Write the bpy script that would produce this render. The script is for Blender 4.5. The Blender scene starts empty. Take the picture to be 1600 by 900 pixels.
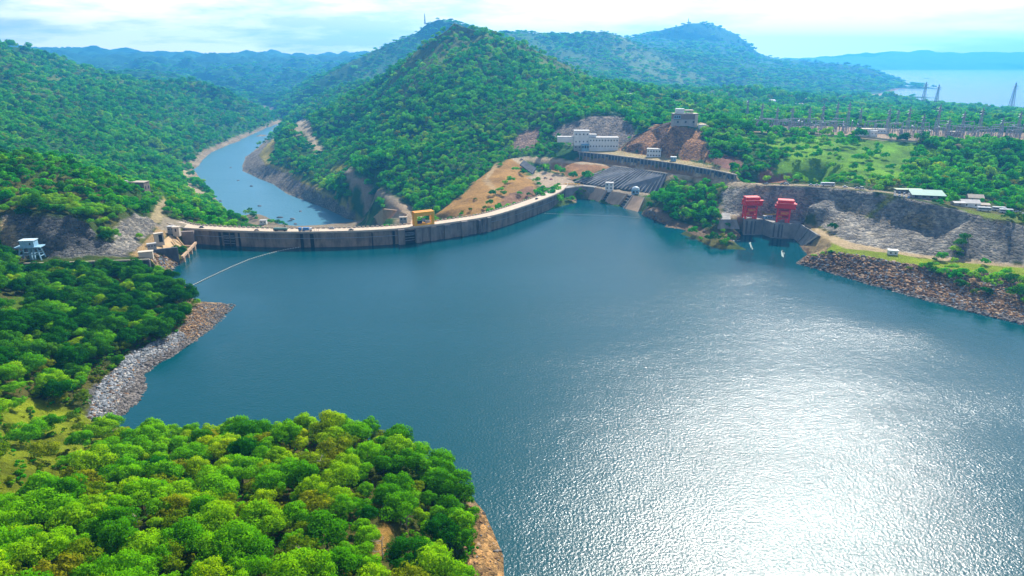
import bpy, bmesh, math, random
import numpy as np
from mathutils import Vector, Matrix
from mathutils.geometry import delaunay_2d_cdt
from mathutils.bvhtree import BVHTree

R = math.radians
rng = np.random.default_rng(7)
random.seed(7)
S = bpy.context.scene
COL = S.collection

# ------------------------------------------------------------------ camera model (photo is 1600 x 900)
H, F, TILT = 150.0, 1067.0, math.atan(360.0 / 1067.0)
CT, ST = math.cos(TILT), math.sin(TILT)
def slope(py):
    dy = py - 450.0
    return (CT * dy + ST * F) / (F * CT - ST * dy)
def fwd(py):
    return F * CT - ST * (py - 450.0)
def W(px, py, z=None, d=None):
    """world point seen at a photo pixel, at a known height z or ground distance d"""
    if d is None:
        d = (H - z) / slope(py)
    else:
        z = H - d * slope(py)
    return Vector(((px - 800.0) / fwd(py) * d, d, z))
def pix(p):
    """photo pixel of a world point (only used to aim measurements)"""
    x, y, z = p[0], p[1], p[2] - H
    f = y * CT - z * ST
    v = -(y * ST + z * CT)
    return 800 + F * x / f, 450 + F * v / f

# ------------------------------------------------------------------ noise
def _hash(ix, iy, seed):
    h = (ix.astype(np.int64) * 374761393 + iy.astype(np.int64) * 668265263 + seed * 1442695041) & 0xFFFFFFFF
    h = ((h ^ (h >> 13)) * 1274126177) & 0xFFFFFFFF
    return ((h ^ (h >> 16)) & 0xFFFFFF) / float(0xFFFFFF)
def vnoise(x, y, seed=0):
    ix, iy = np.floor(x), np.floor(y)
    fx, fy = x - ix, y - iy
    fx, fy = fx * fx * fx * (fx * (fx * 6 - 15) + 10), fy * fy * fy * (fy * (fy * 6 - 15) + 10)
    ix, iy = ix.astype(np.int64), iy.astype(np.int64)
    a, b = _hash(ix, iy, seed), _hash(ix + 1, iy, seed)
    c, d = _hash(ix, iy + 1, seed), _hash(ix + 1, iy + 1, seed)
    return (a + (b - a) * fx) * (1 - fy) + (c + (d - c) * fx) * fy - 0.5
def fbm(x, y, wl, octaves=4, gain=0.5, seed=0):
    s, amp, tot = 0.0, 1.0, 0.0
    for o in range(octaves):
        s = s + amp * vnoise(x / wl + 31.7 * o, y / wl - 17.3 * o, seed + o)
        tot += amp; amp *= gain; wl *= 0.5
    return 2.0 * s / tot

def in_poly(x, y, poly):
    x, y = np.asarray(x), np.asarray(y)
    c = np.zeros(x.shape, bool)
    n = len(poly)
    for i in range(n):
        x0, y0 = poly[i][0], poly[i][1]
        x1, y1 = poly[(i + 1) % n][0], poly[(i + 1) % n][1]
        if y0 == y1: continue
        k = ((y0 > y) != (y1 > y)) & (x < (x1 - x0) * (y - y0) / (y1 - y0) + x0)
        c ^= k
    return c
def dist_line(x, y, line):
    x, y = np.asarray(x), np.asarray(y)
    best = np.full(x.shape, 1e9)
    for a, b in zip(line[:-1], line[1:]):
        ax, ay, bx, by = a[0], a[1], b[0], b[1]
        dx, dy = bx - ax, by - ay
        t = np.clip(((x - ax) * dx + (y - ay) * dy) / (dx * dx + dy * dy + 1e-9), 0, 1)
        best = np.minimum(best, np.hypot(x - ax - t * dx, y - ay - t * dy))
    return best

# ------------------------------------------------------------------ objects, names, labels
def tag(o, label=None, cat=None, group=None, kind=None):
    if label: o['label'] = label
    if cat: o['category'] = cat
    if group: o['group'] = group
    if kind: o['kind'] = kind
    return o
def thing(name, label, cat, loc=(0, 0, 0), rz=0.0, group=None):
    o = bpy.data.objects.new(name, None)
    o.empty_display_size = 1.0
    COL.objects.link(o)
    o.location = loc; o.rotation_euler = (0, 0, rz)
    return tag(o, label, cat, group)
def link(name, me, parent=None, mats=None):
    o = bpy.data.objects.new(name, me); COL.objects.link(o)
    if parent is not None: o.parent = parent
    if mats:
        for m in (mats if isinstance(mats, (list, tuple)) else [mats]): me.materials.append(m)
    return o
def mesh_np(name, verts, faces, smooth=False):
    me = bpy.data.meshes.new(name)
    me.from_pydata([tuple(v) for v in verts], [], [tuple(f) for f in faces])
    if smooth: me.polygons.foreach_set('use_smooth', [True] * len(me.polygons))
    me.update()
    return me
def copy_tree(o, parent=None):
    c = o.copy(); COL.objects.link(c)
    if parent is not None: c.parent = parent
    for ch in list(o.children): copy_tree(ch, c)
    return c

class MB:
    """collects shapes, then links them as one mesh object"""
    def __init__(self): self.v, self.f, self.uvdir = [], [], None
    def add(self, vs, fs):
        n = len(self.v)
        self.v += [Vector(p) for p in vs]; self.f += [[n + i for i in f] for f in fs]
        return self
    def box(self, x0, x1, y0, y1, z0, z1, top=None):
        """top = (dx, dy) inset of the upper face"""
        tx, ty = top or (0, 0)
        return self.add([(x0, y0, z0), (x1, y0, z0), (x1, y1, z0), (x0, y1, z0),
                         (x0 + tx, y0 + ty, z1), (x1 - tx, y0 + ty, z1), (x1 - tx, y1 - ty, z1), (x0 + tx, y1 - ty, z1)],
                        [(3, 2, 1, 0), (4, 5, 6, 7), (0, 1, 5, 4), (1, 2, 6, 5), (2, 3, 7, 6), (3, 0, 4, 7)])
    def bar(self, a, b, w, h=None, up=(0, 0, 1)):
        a, b = Vector(a), Vector(b); h = h or w
        d = (b - a)
        if d.length < 1e-6: return self
        d.normalize(); u = Vector(up)
        if abs(d.dot(u)) > 0.98: u = Vector((0, 1, 0))
        s = d.cross(u).normalized() * (w / 2); t = s.cross(d).normalized() * (h / 2)
        return self.add([a - s - t, a + s - t, a + s + t, a - s + t, b - s - t, b + s - t, b + s + t, b - s + t],
                        [(0, 1, 2, 3), (7, 6, 5, 4), (1, 0, 4, 5), (2, 1, 5, 6), (3, 2, 6, 7), (0, 3, 7, 4)])
    def tube(self, a, b, r0, r1=None, n=8, cap=True):
        a, b = Vector(a), Vector(b); r1 = r0 if r1 is None else r1
        d = (b - a).normalized(); u = Vector((0, 0, 1)) if abs(d.z) < 0.95 else Vector((1, 0, 0))
        s = d.cross(u).normalized(); t = d.cross(s).normalized()
        vs = []
        for p, r in ((a, r0), (b, r1)):
            for k in range(n):
                q = 2 * math.pi * k / n
                vs.append(p + s * (r * math.cos(q)) + t * (r * math.sin(q)))
        fs = [(k, (k + 1) % n, n + (k + 1) % n, n + k) for k in range(n)]
        if cap: fs += [tuple(range(n - 1, -1, -1)), tuple(range(n, 2 * n))]
        return self.add(vs, fs)
    def prism(self, poly, z0, z1):
        """poly: xy points; z may be numbers or per-point lists"""
        n = len(poly)
        a = [z0] * n if not isinstance(z0, (list, tuple)) else z0
        b = [z1] * n if not isinstance(z1, (list, tuple)) else z1
        area = sum(poly[i][0] * poly[(i + 1) % n][1] - poly[(i + 1) % n][0] * poly[i][1] for i in range(n))
        if area < 0: poly, a, b = poly[::-1], list(a)[::-1], list(b)[::-1]
        vs = [(p[0], p[1], a[i]) for i, p in enumerate(poly)] + [(p[0], p[1], b[i]) for i, p in enumerate(poly)]
        fs = [tuple(range(n - 1, -1, -1)), tuple(range(n, 2 * n))] + [(i, (i + 1) % n, n + (i + 1) % n, n + i) for i in range(n)]
        return self.add(vs, fs)
    def dome(self, c, rx, ry, rz, n=12, m=5, full=False):
        c = Vector(c); vs, fs = [], []
        lo = -m if full else 0
        for j in range(lo, m + 1):
            ph = math.pi / 2 * j / m
            for k in range(n):
                q = 2 * math.pi * k / n
                vs.append(c + Vector((rx * math.cos(ph) * math.cos(q), ry * math.cos(ph) * math.sin(q), rz * math.sin(ph))))
        for j in range(m - lo):
            for k in range(n):
                fs.append((j * n + k, j * n + (k + 1) % n, (j + 1) * n + (k + 1) % n, (j + 1) * n + k))
        return self.add(vs, fs)
    def build(self, name, mat, parent=None, smooth=False, bevel=0.0):
        me = bpy.data.meshes.new(name)
        me.from_pydata([tuple(v) for v in self.v], [], self.f)
        if bevel:
            bm = bmesh.new(); bm.from_mesh(me)
            bmesh.ops.bevel(bm, geom=[e for e in bm.edges if e.calc_face_angle(0) > 0.6], offset=bevel, segments=1, affect='EDGES', clamp_overlap=True)
            bm.to_mesh(me); bm.free()
        if smooth: me.polygons.foreach_set('use_smooth', [True] * len(me.polygons))
        me.update()
        return link(name, me, parent, mat)

# ------------------------------------------------------------------ materials
def mat(name):
    m = bpy.data.materials.new(name); m.use_nodes = True
    nt = m.node_tree; nt.nodes.clear()
    return m, nt
def N(nt, t, **kw):
    n = nt.nodes.new(t)
    for k, v in kw.items():
        if k in n.inputs: n.inputs[k].default_value = v
        else: setattr(n, k, v)
    return n
def L(nt, a, b): nt.links.new(a, b)
def mix_rgb(nt, fac, a, b, mode='MIX'):
    n = nt.nodes.new('ShaderNodeMix'); n.data_type = 'RGBA'; n.blend_type = mode
    for sock, v in ((n.inputs[0], fac), (n.inputs[6], a), (n.inputs[7], b)):
        if hasattr(v, 'is_linked') or isinstance(v, bpy.types.NodeSocket): nt.links.new(v, sock)
        elif isinstance(v, (int, float)): sock.default_value = v
        else: sock.default_value = (*v, 1.0)
    return n.outputs[2]
def ramp(nt, fac, stops):
    n = nt.nodes.new('ShaderNodeValToRGB'); cr = n.color_ramp
    while len(cr.elements) < len(stops): cr.elements.new(0.5)
    for e, (p, c) in zip(cr.elements, stops):
        e.position = p; e.color = (*c, 1.0) if len(c) == 3 else c
    nt.links.new(fac, n.inputs[0]); return n.outputs[0]
def noise(nt, scale, detail=4, rough=0.55, vec=None, dim='3D'):
    n = nt.nodes.new('ShaderNodeTexNoise'); n.noise_dimensions = dim
    n.inputs['Scale'].default_value = scale; n.inputs['Detail'].default_value = detail; n.inputs['Roughness'].default_value = rough
    if vec is not None: nt.links.new(vec, n.inputs['Vector'])
    return n.outputs[0]
def position(nt, scale=None):
    g = nt.nodes.new('ShaderNodeNewGeometry')
    if scale is None: return g.outputs['Position']
    m = nt.nodes.new('ShaderNodeVectorMath'); m.operation = 'MULTIPLY'
    nt.links.new(g.outputs['Position'], m.inputs[0]); m.inputs[1].default_value = scale
    return m.outputs[0]
def surface(nt, color, rough=0.85, bump=None, bump_strength=0.5, bump_dist=1.0, metallic=0.0, spec=0.3):
    p = nt.nodes.new('ShaderNodeBsdfPrincipled')
    if isinstance(color, bpy.types.NodeSocket): nt.links.new(color, p.inputs['Base Color'])
    else: p.inputs['Base Color'].default_value = (*color, 1)
    p.inputs['Roughness'].default_value = rough; p.inputs['Metallic'].default_value = metallic
    p.inputs['Specular IOR Level'].default_value = spec
    if bump is not None:
        b = nt.nodes.new('ShaderNodeBump'); b.inputs['Strength'].default_value = bump_strength; b.inputs['Distance'].default_value = bump_dist
        nt.links.new(bump, b.inputs['Height']); nt.links.new(b.outputs[0], p.inputs['Normal'])
    o = nt.nodes.new('ShaderNodeOutputMaterial'); nt.links.new(p.outputs[0], o.inputs[0])
    return p
def plain(name, c1, c2=None, scale=0.3, rough=0.7, metallic=0.0, spec=0.3, bump=0.0):
    """paint, metal or plaster with soft mottling"""
    m, nt = mat(name); c2 = c2 or tuple(0.75 * v for v in c1)
    n1 = noise(nt, scale, 5, 0.6, position(nt))
    col = ramp(nt, n1, [(0.35, c2), (0.65, c1)])
    surface(nt, col, rough, n1 if bump else None, bump, 0.3, metallic, spec)
    return m
# ------------------------------------------------------------------ terrain: surveyed breaklines -> TIN -> refined mesh
PTS, EDG = [], []            # (x, y, z, rough, pin)
def line(pts, rough=1.0, pin=1.0, hard=False, closed=False):
    ids = []
    for p in pts:
        q = W(p[0], p[1], z=p[3]) if p[2] == 'z' else W(p[0], p[1], d=p[3])
        ids.append(len(PTS)); PTS.append((q.x, q.y, q.z, rough, pin))
    for a, b in zip(ids[:-1], ids[1:]): EDG.append((a, b, hard))
    return ids
def xyz(pts, rough=1.0, pin=1.0, edges=False, hard=False):
    ids = []
    for p in pts:
        ids.append(len(PTS)); PTS.append((p[0], p[1], p[2], rough, pin))
    if edges:
        for a, b in zip(ids[:-1], ids[1:]): EDG.append((a, b, hard))
    return ids
def spots(pts, rough=1.0, pin=0.5):
    for p in pts: line([p], rough, pin)

def Z(z, *pp): return [(a, b, 'z', z) for a, b in pp]
def D(d, *pp): return [(a, b, 'd', d) for a, b in pp]

# --- near headland and left shore (water line, z = 0)
SHORE_A = [(815, 1000), (792, 920), (788, 900), (786, 870), (772, 835), (757, 800), (735, 775), (700, 735), (672, 722), (640, 700), (580, 692),
           (500, 690), (420, 690), (340, 687), (260, 682), (200, 674), (172, 661), (195, 645), (213, 630), (227, 604), (223, 588), (240, 570),
           (268, 556), (298, 537), (330, 514), (352, 492), (368, 477), (345, 473), (306, 472), (296, 460), (290, 448), (272, 438), (258, 431), (275, 416), (279, 412)]
line(Z(0, *SHORE_A), 0.6, 1.0)
SHORE_A_W = [W(a, b, z=0) for a, b in SHORE_A]
# lake bed
xyz([(40, 140, -12), (10, 190, -12), (-20, 250, -14), (-90, 275, -14), (-150, 288, -12), (-150, 330, -12), (-110, 400, -15), (-130, 430, -15), (-190, 470, -12),
     (0, 400, -30), (150, 300, -30), (150, 450, -30), (0, 520, -30), (300, 200, -30), (80, 0, -12), (60, -150, -12), (320, 330, -12), (120, 600, -20), (220, 520, -14),
     (60, 690, -15), (-100, 520, -30), (-180, 520, -20), (200, 0, -30), (500, 200, -12), (-60, 560, -30), (30, 600, -30)], 0, 0.5)
# headland interior
spots(Z(24, (520, 660)) + Z(18, (585, 688)) + Z(10, (640, 722)) + Z(9, (690, 768)) + Z(7, (722, 830)) + Z(15, (690, 900)) + Z(24, (600, 800)) + Z(22, (450, 718)) +
      Z(13, (350, 702)) + Z(6, (235, 688)) + Z(27, (300, 800)) + Z(19, (150, 750)) + Z(34, (0, 800)) + Z(20, (0, 700)) + Z(36, (300, 900)) +
      Z(27, (600, 900)) + Z(45, (0, 1000)) + Z(42, (400, 1000)) + Z(22, (720, 1000)) + Z(10, (50, 650)) + Z(7, (105, 612)) + Z(14, (0, 640)) +
      Z(9, (150, 500)) + Z(15, (0, 550)) + Z(16, (0, 450)) + Z(8, (150, 440)) + Z(5, (245, 450)) + Z(4, (200, 545)) + Z(4, (140, 610)) + Z(3.5, (292, 490)) + Z(5, (240, 520)), 2.0)
xyz([(-60, 40, 40), (-200, 60, 55), (-10, 60, 22), (-120, -60, 50), (20, 60, 4), (-350, 150, 60), (-420, 300, 40), (-480, 420, 40), (-300, -200, 50), (0, -200, 20), (-700, 100, 80)], 3.0)
# left terrace wall foot, terrace, cliff, spur
TW = [(40, 412.0), (90, 411.0), (150, 408.6), (200, 407), (235, 405.5)]
wl = [W(a, b, z=13.5) for a, b in TW]
xyz([(p.x, p.y - 1.2, 4.5) for p in wl], 0.3, 1, True, True)
xyz([(p.x, p.y + 0.2, 13.4) for p in wl], 0.0, 1, True, True)
line(Z(13.4, (0, 405), (60, 404.5), (150, 404), (190, 401), (203, 396), (222, 380), (244, 357.5), (250, 354)), 0.2, 1, True)
line(Z(13.4, (236, 395), (250, 380), (262, 366)), 0.0, 1, True)
line(Z(9, (240, 398)) + Z(5, (262, 408)) + Z(1.5, (272, 412)), 0.4, 1)
line(Z(10.5, (264, 368)) + Z(10.5, (282, 366)) , 0.0, 1)
line(Z(3, (277, 394)) + Z(3, (289, 386)) + Z(2, (300, 378)), 0.0, 1)
line(Z(13.2, (282, 360)) + Z(13.2, (292, 350)) + Z(13.2, (260, 344)), 0.0, 1, True)
line(D(496, (0, 334), (30, 330), (60, 333), (110, 338), (135, 350)) + D(492, (152, 372)) + D(500, (172, 380)), 3.0, 1)
line(D(505, (183, 378)) + D(535, (190, 345)) + D(560, (212, 335)) + D(572, (232, 340)) + D(575, (245, 351)), 2.0, 1)
line(D(600, (-60, 250), (0, 236), (40, 234), (90, 247)) + D(592, (150, 277)) + D(590, (190, 300)) + D(590, (217, 326)) + D(595, (240, 342)), 3.5, 0.6)
spots(D(545, (40, 280), (110, 295), (160, 325)), 3.0)
spots(D(655, (218, 304)) + D(660, (191, 294)) + D(700, (250, 290)) + D(640, (240, 312)), 1.0, 1)
line(Z(-66.5, (393, 334), (400, 341), (411, 350), (425, 351), (443, 353)), 0.3, 1)
# left bank downstream of the dam
line(Z(-70, (281, 262), (306, 270), (322, 290), (340, 314), (362, 336), (380, 351), (392, 362)), 0.5, 1)
line(Z(10, (262, 326)) + Z(8, (266, 310)) + Z(-30, (276, 298)) + Z(-52, (285, 285)), 0.5, 1)
spots(Z(-22, (300, 332)) + Z(-12, (330, 349)) + Z(-60, (312, 300)) + Z(-60, (298, 280)) + Z(-40, (345, 345)), 2)
xyz([(-330, 700, 10), (-420, 800, -5), (-600, 800, 20), (-560, 1000, -20), (-250, 640, -15), (-215, 620, -20)], 3)
# river bed, left bank far, right bank
line(Z(-70, (306, 268), (316, 250), (330, 238), (360, 225), (400, 213), (425, 202), (441, 189)), 1.0, 1)
line(Z(-70, (446, 189), (434, 211), (415, 220), (398, 235), (384, 245), (379, 258), (379, 267), (404, 279), (427, 288), (451, 304), (483, 316), (512, 327), (540, 341), (578, 347)), 0.6, 1)
line(Z(-79, (420, 204), (385, 222), (350, 245), (345, 275), (390, 310), (440, 335), (480, 352), (560, 356)), 0.0, 1)
BENCH = Z(-52, (436, 214)) + Z(-50, (432, 219)) + Z(-49, (406, 241)) + D(1345, (417, 256)) + Z(-50, (449, 266)) + Z(-50, (468, 282)) + Z(-50, (493, 294)) + Z(-53, (521, 309)) + Z(-57, (540, 323)) + Z(-62, (566, 339))
line(BENCH, 0.6, 1)
# far left slope
line(D(2100, (-150, 40), (-60, 60), (0, 70)) + D(2130, (38, 93), (76, 112)) + D(2160, (113, 119)) + D(2200, (151, 127)) + D(2300, (230, 129)) + D(2400, (313, 128)) + D(2500, (378, 160)) + D(2560, (434, 182)), 9, 1.0)
spots(D(1300, (0, 172)) + D(1350, (150, 202)) + D(1000, (0, 224), (-100, 220)) + D(1250, (250, 270), (200, 255)) + D(1900, (200, 152), (300, 182)) + D(2000, (350, 202)) + D(1750, (100, 152)) + D(1650, (60, 140)) + D(1500, (260, 215)) + D(1600, (180, 178)), 9)
spots(D(3400, (60, 97), (120, 107), (160, 100), (208, 94), (240, 103)) + D(3300, (264, 123)) + D(2700, (200, 140)), 9)
FAR_L = [(-200, 70), (-80, 78), (10, 76), (60, 77), (100, 80), (165, 76), (220, 83), (250, 83), (290, 85), (330, 84), (385, 85), (430, 80.5), (470, 88), (520, 87), (560, 88), (640, 86)]
line(D(7200, *FAR_L), 25, 1.0)
xyz([(-1700, 3900, -40), (-1200, 3600, -60), (-1500, 4800, 60), (-2600, 4700, 80), (-3500, 4300, 110), (-900, 4300, 40), (-4200, 3500, 160), (-2600, 3500, 60), (-1800, 3300, 20), (-900, 4900, 90), (-2000, 5500, 120), (-1000, 5700, 150)], 35)
xyz([(W(a, b, z=13).x, W(a, b, z=13).y + dy_, -79) for a, b, q in ((392, 362, (27, 150)), (430, 363, (27, 120, 260)), (480, 363, (27, 120, 260)), (530, 362.3, (27, 120)), (556, 361.5, (27,))) for dy_ in q], 0, 1)
# river end
line(Z(-70, (441, 186), (420, 168)), 0, 1)
# back ridge with the mast, front central hill
line(D(3300, (745, 44), (705, 35), (685, 32), (662, 42)) + D(3300, (640, 57)) + D(3280, (600, 80)) + D(3260, (560, 92)) + D(3250, (500, 119)) + D(3250, (450, 146)) + D(3260, (428, 166)), 10, 1.0)
line(D(1500, (722, 40), (710, 34)) + D(1540, (680, 58)) + D(1570, (651, 80)) + D(1650, (597, 121)) + D(1750, (535, 164)) + D(1820, (495, 181)) + D(1870, (466, 196)), 9, 1.0)
line(D(1500, (722, 40)) + D(1480, (750, 50)) + D(1450, (779, 67)) + D(1400, (822, 104)) + D(1320, (876, 124)) + D(1270, (930, 133)) + D(1220, (985, 150)) + D(1150, (1045, 166)) + D(1100, (1100, 178)), 8, 1.0)
spots(D(1250, (722, 122), (650, 150)) + D(1080, (700, 182)) + D(980, (650, 232)) + D(960, (600, 262)) + D(1050, (800, 182)) + D(1000, (900, 178), (960, 172)) + D(930, (800, 232)) +
      D(900, (700, 262)) + D(1250, (560, 222)) + D(1350, (500, 232)) + D(1300, (470, 242)) + D(1450, (590, 180)) + D(1130, (560, 250)) + D(2200, (600, 105), (530, 140), (480, 165)) + D(2300, (760, 95), (830, 118)) + D(2400, (950, 132)), 9)
xyz([(-100, 1900, 130), (150, 1900, 90), (200, 1650, 95), (-400, 2100, 60), (700, 1900, 45), (500, 1600, 50)], 10)
# road down behind the dam, tail works, ochre slope
line(D(820, (660, 336), (631, 323)) + D(860, (610, 309)) + D(900, (589, 300)) + D(960, (565, 289)) + D(1020, (536, 272)), 0.3, 1)
line(Z(-22, (604, 342), (640, 346)) + Z(-20, (664, 345)), 0.3, 1)
spots(Z(-40, (590, 338)) + Z(-62, (568, 343)), 0.3, 1)
line(D(690, (678, 336)) + D(720, (705, 318)) + D(790, (745, 283)) + D(850, (772, 262)) + D(890, (790, 249)), 0.8, 1)
spots(D(705, (740, 305)) + D(680, (730, 322)) + D(790, (785, 272)) + D(760, (800, 285)) + D(700, (790, 312)) + D(715, (825, 303)) + D(735, (828, 293)) + D(655, (720, 333)) + D(660, (780, 327)) + D(820, (810, 268)), 1.0, 0.8)
spots(D(800, (700, 302)) + D(950, (760, 252)) + D(760, (680, 322)), 4)
# right abutment: platform, roads, terraces
PLAT = [(826, 279), (840, 283), (847, 292.5), (864, 293)]
line(Z(12.9, (822, 276), *PLAT), 0, 1, True)
line(Z(12.9, (900, 291), (893, 280), (872, 272), (848, 268), (836, 272)), 0, 1, True)
ROAD_M = Z(13, (845, 275)) + Z(16, (832, 266)) + Z(20, (818, 257)) + Z(24, (806, 249)) + Z(25, (830, 248.5)) + Z(26.5, (880, 252)) + Z(28, (960, 258.5)) + Z(29.5, (1000, 264)) + Z(31, (1040, 270.5)) + Z(34, (1100, 278)) + Z(37.5, (1150, 284)) + Z(40, (1182, 287))
line(ROAD_M, 0, 1, True)
line(Z(12, (898, 285)) + Z(12, (940, 291)) + Z(12, (985, 297.5)) + Z(12, (1025, 303)), 0, 1, True)
line(Z(11.8, (925, 294)) + Z(11.8, (960, 299)) + Z(11.8, (1004, 305)), 0, 1, True)
line(D(860, (850, 262)) + D(830, (890, 266)) + D(800, (890, 280)), 0.5, 1)
UW_T = D(875, (903, 237.5)) + D(840, (950, 242)) + D(790, (1000, 248.5)) + D(745, (1055, 256)) + D(690, (1115, 266.5)) + D(660, (1150, 274))
uwt = [W(p[0], p[1], d=p[3]) for p in UW_T]
xyz([(p.x, p.y, p.z) for p in uwt], 0, 1, True, True)
xyz([(p.x - 1.5, p.y - 5.0, max(27.0 + 0.055 * (p.x - 90), p.z - 11)) for p in uwt], 0.3, 1, True, True)
UT_B = D(897, (895, 233)) + D(893, (930, 235)) + D(880, (968, 235)) + D(828, (1000, 240.5)) + D(770, (1060, 248)) + D(715, (1120, 259)) + D(685, (1155, 267))
line(UT_B, 0, 1, True)
# rock cut above the white building, house knoll
line(D(985, (862, 200)) + D(975, (895, 190)) + D(960, (930, 183)) + D(950, (965, 183)) + D(930, (985, 195)), 3, 1)
line(D(890, (972, 228)) + D(880, (990, 212)) + D(860, (1020, 200)) + D(845, (1050, 190)), 1, 1)
spots(Z(78, (1052, 194)) + D(812, (1055, 195), (1075, 196), (1095, 196)) + D(845, (1055, 190), (1095, 190)) + D(840, (1125, 192)) + D(800, (1062, 215)) + D(830, (1032, 225)) + D(760, (1100, 225)) + D(740, (1140, 245)) + D(790, (1180, 222)) + D(835, (1205, 208)) + D(840, (1000, 222)), 1.5, 0.9)
# intake wood headland and right shore
SHORE_B = [(884, 312), (905, 315), (928, 319), (965, 331), (1000, 334), (1040, 351), (1080, 363), (1110, 373), (1150, 375), (1161, 369)]
line(Z(0, *SHORE_B), 0.5, 1)
SHORE_C = [(1253, 389), (1262, 398), (1243, 411), (1280, 421), (1330, 436), (1400, 456), (1450, 470), (1500, 483), (1560, 498), (1600, 507), (1720, 535), (1900, 575)]
line(Z(0, *SHORE_C), 0.6, 1)
SHORE_BW = [W(a, b, z=0) for a, b in SHORE_B]; SHORE_CW = [W(a, b, z=0) for a, b in SHORE_C]
spots(D(690, (1080, 300), (1050, 300)) + D(655, (1050, 325)) + D(640, (1095, 338)) + D(700, (1110, 285)), 1.5)
spots(Z(9, (1020, 326)) + Z(6, (1045, 343)) + Z(8, (1085, 352)) + Z(9, (1115, 361)), 0.7)
line(Z(13.6, (1128, 338), (1160, 338.2), (1200, 338), (1236, 342)), 0, 1, True)
xyz([(p.x, p.y - 2.5, -9) for p in [W(a, b, z=13.7) for a, b in ((1163, 343), (1192.5, 342.5), (1206, 347), (1236, 349))]], 0, 1, True, True)
line(Z(-4, (1160, 341), (1200, 341), (1236, 345), (1250, 347)), 0, 1)
line(Z(13.6, (1240, 345.5), (1274, 355.5), (1301, 369), (1330, 380)) + Z(13.2, (1386, 391.5), (1465, 403.5), (1600, 417), (1750, 432), (1950, 450)), 0.1, 1, True)
line(Z(13.4, (1262, 353), (1302, 382), (1316, 388)) + Z(13.0, (1386, 396), (1465, 407.5), (1600, 420), (1750, 437)), 0.1, 1, True)
line(Z(12, (1295, 390), (1340, 400), (1400, 411), (1500, 425), (1600, 433), (1750, 452)), 0.3, 1)
spots(Z(6, (1275, 402)), 0.4)
CT_TOP = [(1182, 289, 'd', 628), (1230, 290.5, 'd', 608), (1290, 293, 'd', 594), (1345, 298, 'd', 575), (1395, 305, 'd', 556), (1450, 318, 'd', 520), (1520, 334, 'd', 496), (1600, 353, 'd', 476), (1750, 385, 'd', 470)]
line(CT_TOP, 1.2, 1)
line(D(640, (1182, 286)) + D(622, (1230, 287)) + D(609, (1290, 288.5)) + D(594, (1345, 293)) + D(580, (1395, 299)) + D(550, (1450, 309)) + D(525, (1520, 324)) + D(505, (1600, 340)) + D(500, (1750, 370)), 0.2, 1, True)
line(D(577, (1270, 318), (1310, 322)) + D(556, (1350, 335)) + D(535, (1400, 350)) + D(508, (1460, 360)), 2.5, 0.8)
spots(D(650, (1240, 270), (1310, 275)) + D(625, (1400, 283)) + D(600, (1500, 296)) + D(580, (1600, 310)) + D(700, (1300, 248), (1400, 255)) + D(680, (1500, 262)) + D(660, (1600, 265)), 1.0, 0.6)
line(D(740, (1150, 235)) + D(720, (1180, 250)) + D(690, (1200, 265)), 1.5, 0.6)
# switchyard
line(Z(62, (1174, 206), (1284, 212), (1339, 214.5), (1394, 220), (1449, 223.5), (1545, 226), (1620, 225), (1750, 228)), 0, 1, True)
line(Z(62, (1174, 197), (1284, 198), (1394, 202), (1500, 206), (1600, 208), (1750, 212)), 0, 1, True)
spots(D(1250, (1400, 190)) + D(1400, (1300, 181)) + D(1300, (1200, 181)) + D(1700, (1150, 171)) + D(1900, (1300, 166)) + D(1700, (1400, 171)) + D(1300, (1500, 186)) + D(1400, (1600, 188)) + D(1900, (1480, 172)) + D(2000, (1580, 176)), 2.0)
line(Z(0, (1347, 148), (1394, 160), (1447, 165), (1506, 169), (1571, 173), (1640, 177), (1800, 186)), 1, 1)
xyz([(1400, 2700, -10), (1700, 2400, -10), (2300, 2300, -10), (2500, 3500, -10), (3000, 6000, -10), (2600, 5000, -10), (5000, 7600, -10), (6500, 6000, -10), (3200, 7800, -10), (4000, 4000, -10), (6000, 3500, -10)], 0)
# right hills
line(D(3700, (750, 62), (780, 59), (830, 56), (880, 53)) + D(3500, (922, 48), (945, 47), (965, 53), (990, 65)) + D(3300, (1050, 99)) + D(3000, (1100, 126), (1135, 142)), 12, 1.0)
spots(D(2500, (1050, 147), (980, 142)) + D(2300, (1130, 160)) + D(3000, (940, 95), (880, 105)) + D(2950, (830, 90)), 9)
line(D(3500, (945, 47)) + D(3150, (1000, 95)) + D(2800, (1040, 130)), 9, 1.0)
line(D(5000, (970, 66), (985, 60), (1040, 47), (1078, 38), (1105, 38), (1130, 44), (1152, 54), (1180, 79), (1210, 92), (1245, 96)) + D(4700, (1290, 98), (1320, 100), (1345, 101), (1370, 111)) + D(4300, (1395, 127)) + D(3800, (1406, 135)), 10, 1.0)
line(Z(0, (1330, 143), (1385, 144.5), (1408, 138)), 1, 1)
line(Z(1.5, (1335, 150.5), (1380, 152), (1424, 151.5)), 0.3, 1)
spots(D(2500, (1150, 151), (1230, 150)) + D(2450, (1290, 149)) + D(3400, (1330, 132)) + D(3600, (1200, 118), (1120, 95)) + D(3000, (1200, 137)), 5)
xyz([(3000, 5600, -8), (2300, 6200, -8), (1500, 6300, 60), (0, 5200, 160), (700, 5200, 200), (-700, 4300, 60)], 12)
xyz([(2230, 4050, -6), (2370, 4300, -6), (2510, 4550, -6), (2640, 4800, -6), (2780, 5100, -6)], 0, 1)
line(Z(0, (1180, 110), (1225, 109.8), (1330, 109.4), (1410, 109), (1500, 108.8), (1600, 108.4), (1750, 108.2)), 4, 1)
line(D(9700, (1180, 101), (1260, 100), (1330, 99), (1400, 97), (1470, 99), (1530, 97), (1600, 99), (1800, 96)), 16, 1.0)
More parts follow.
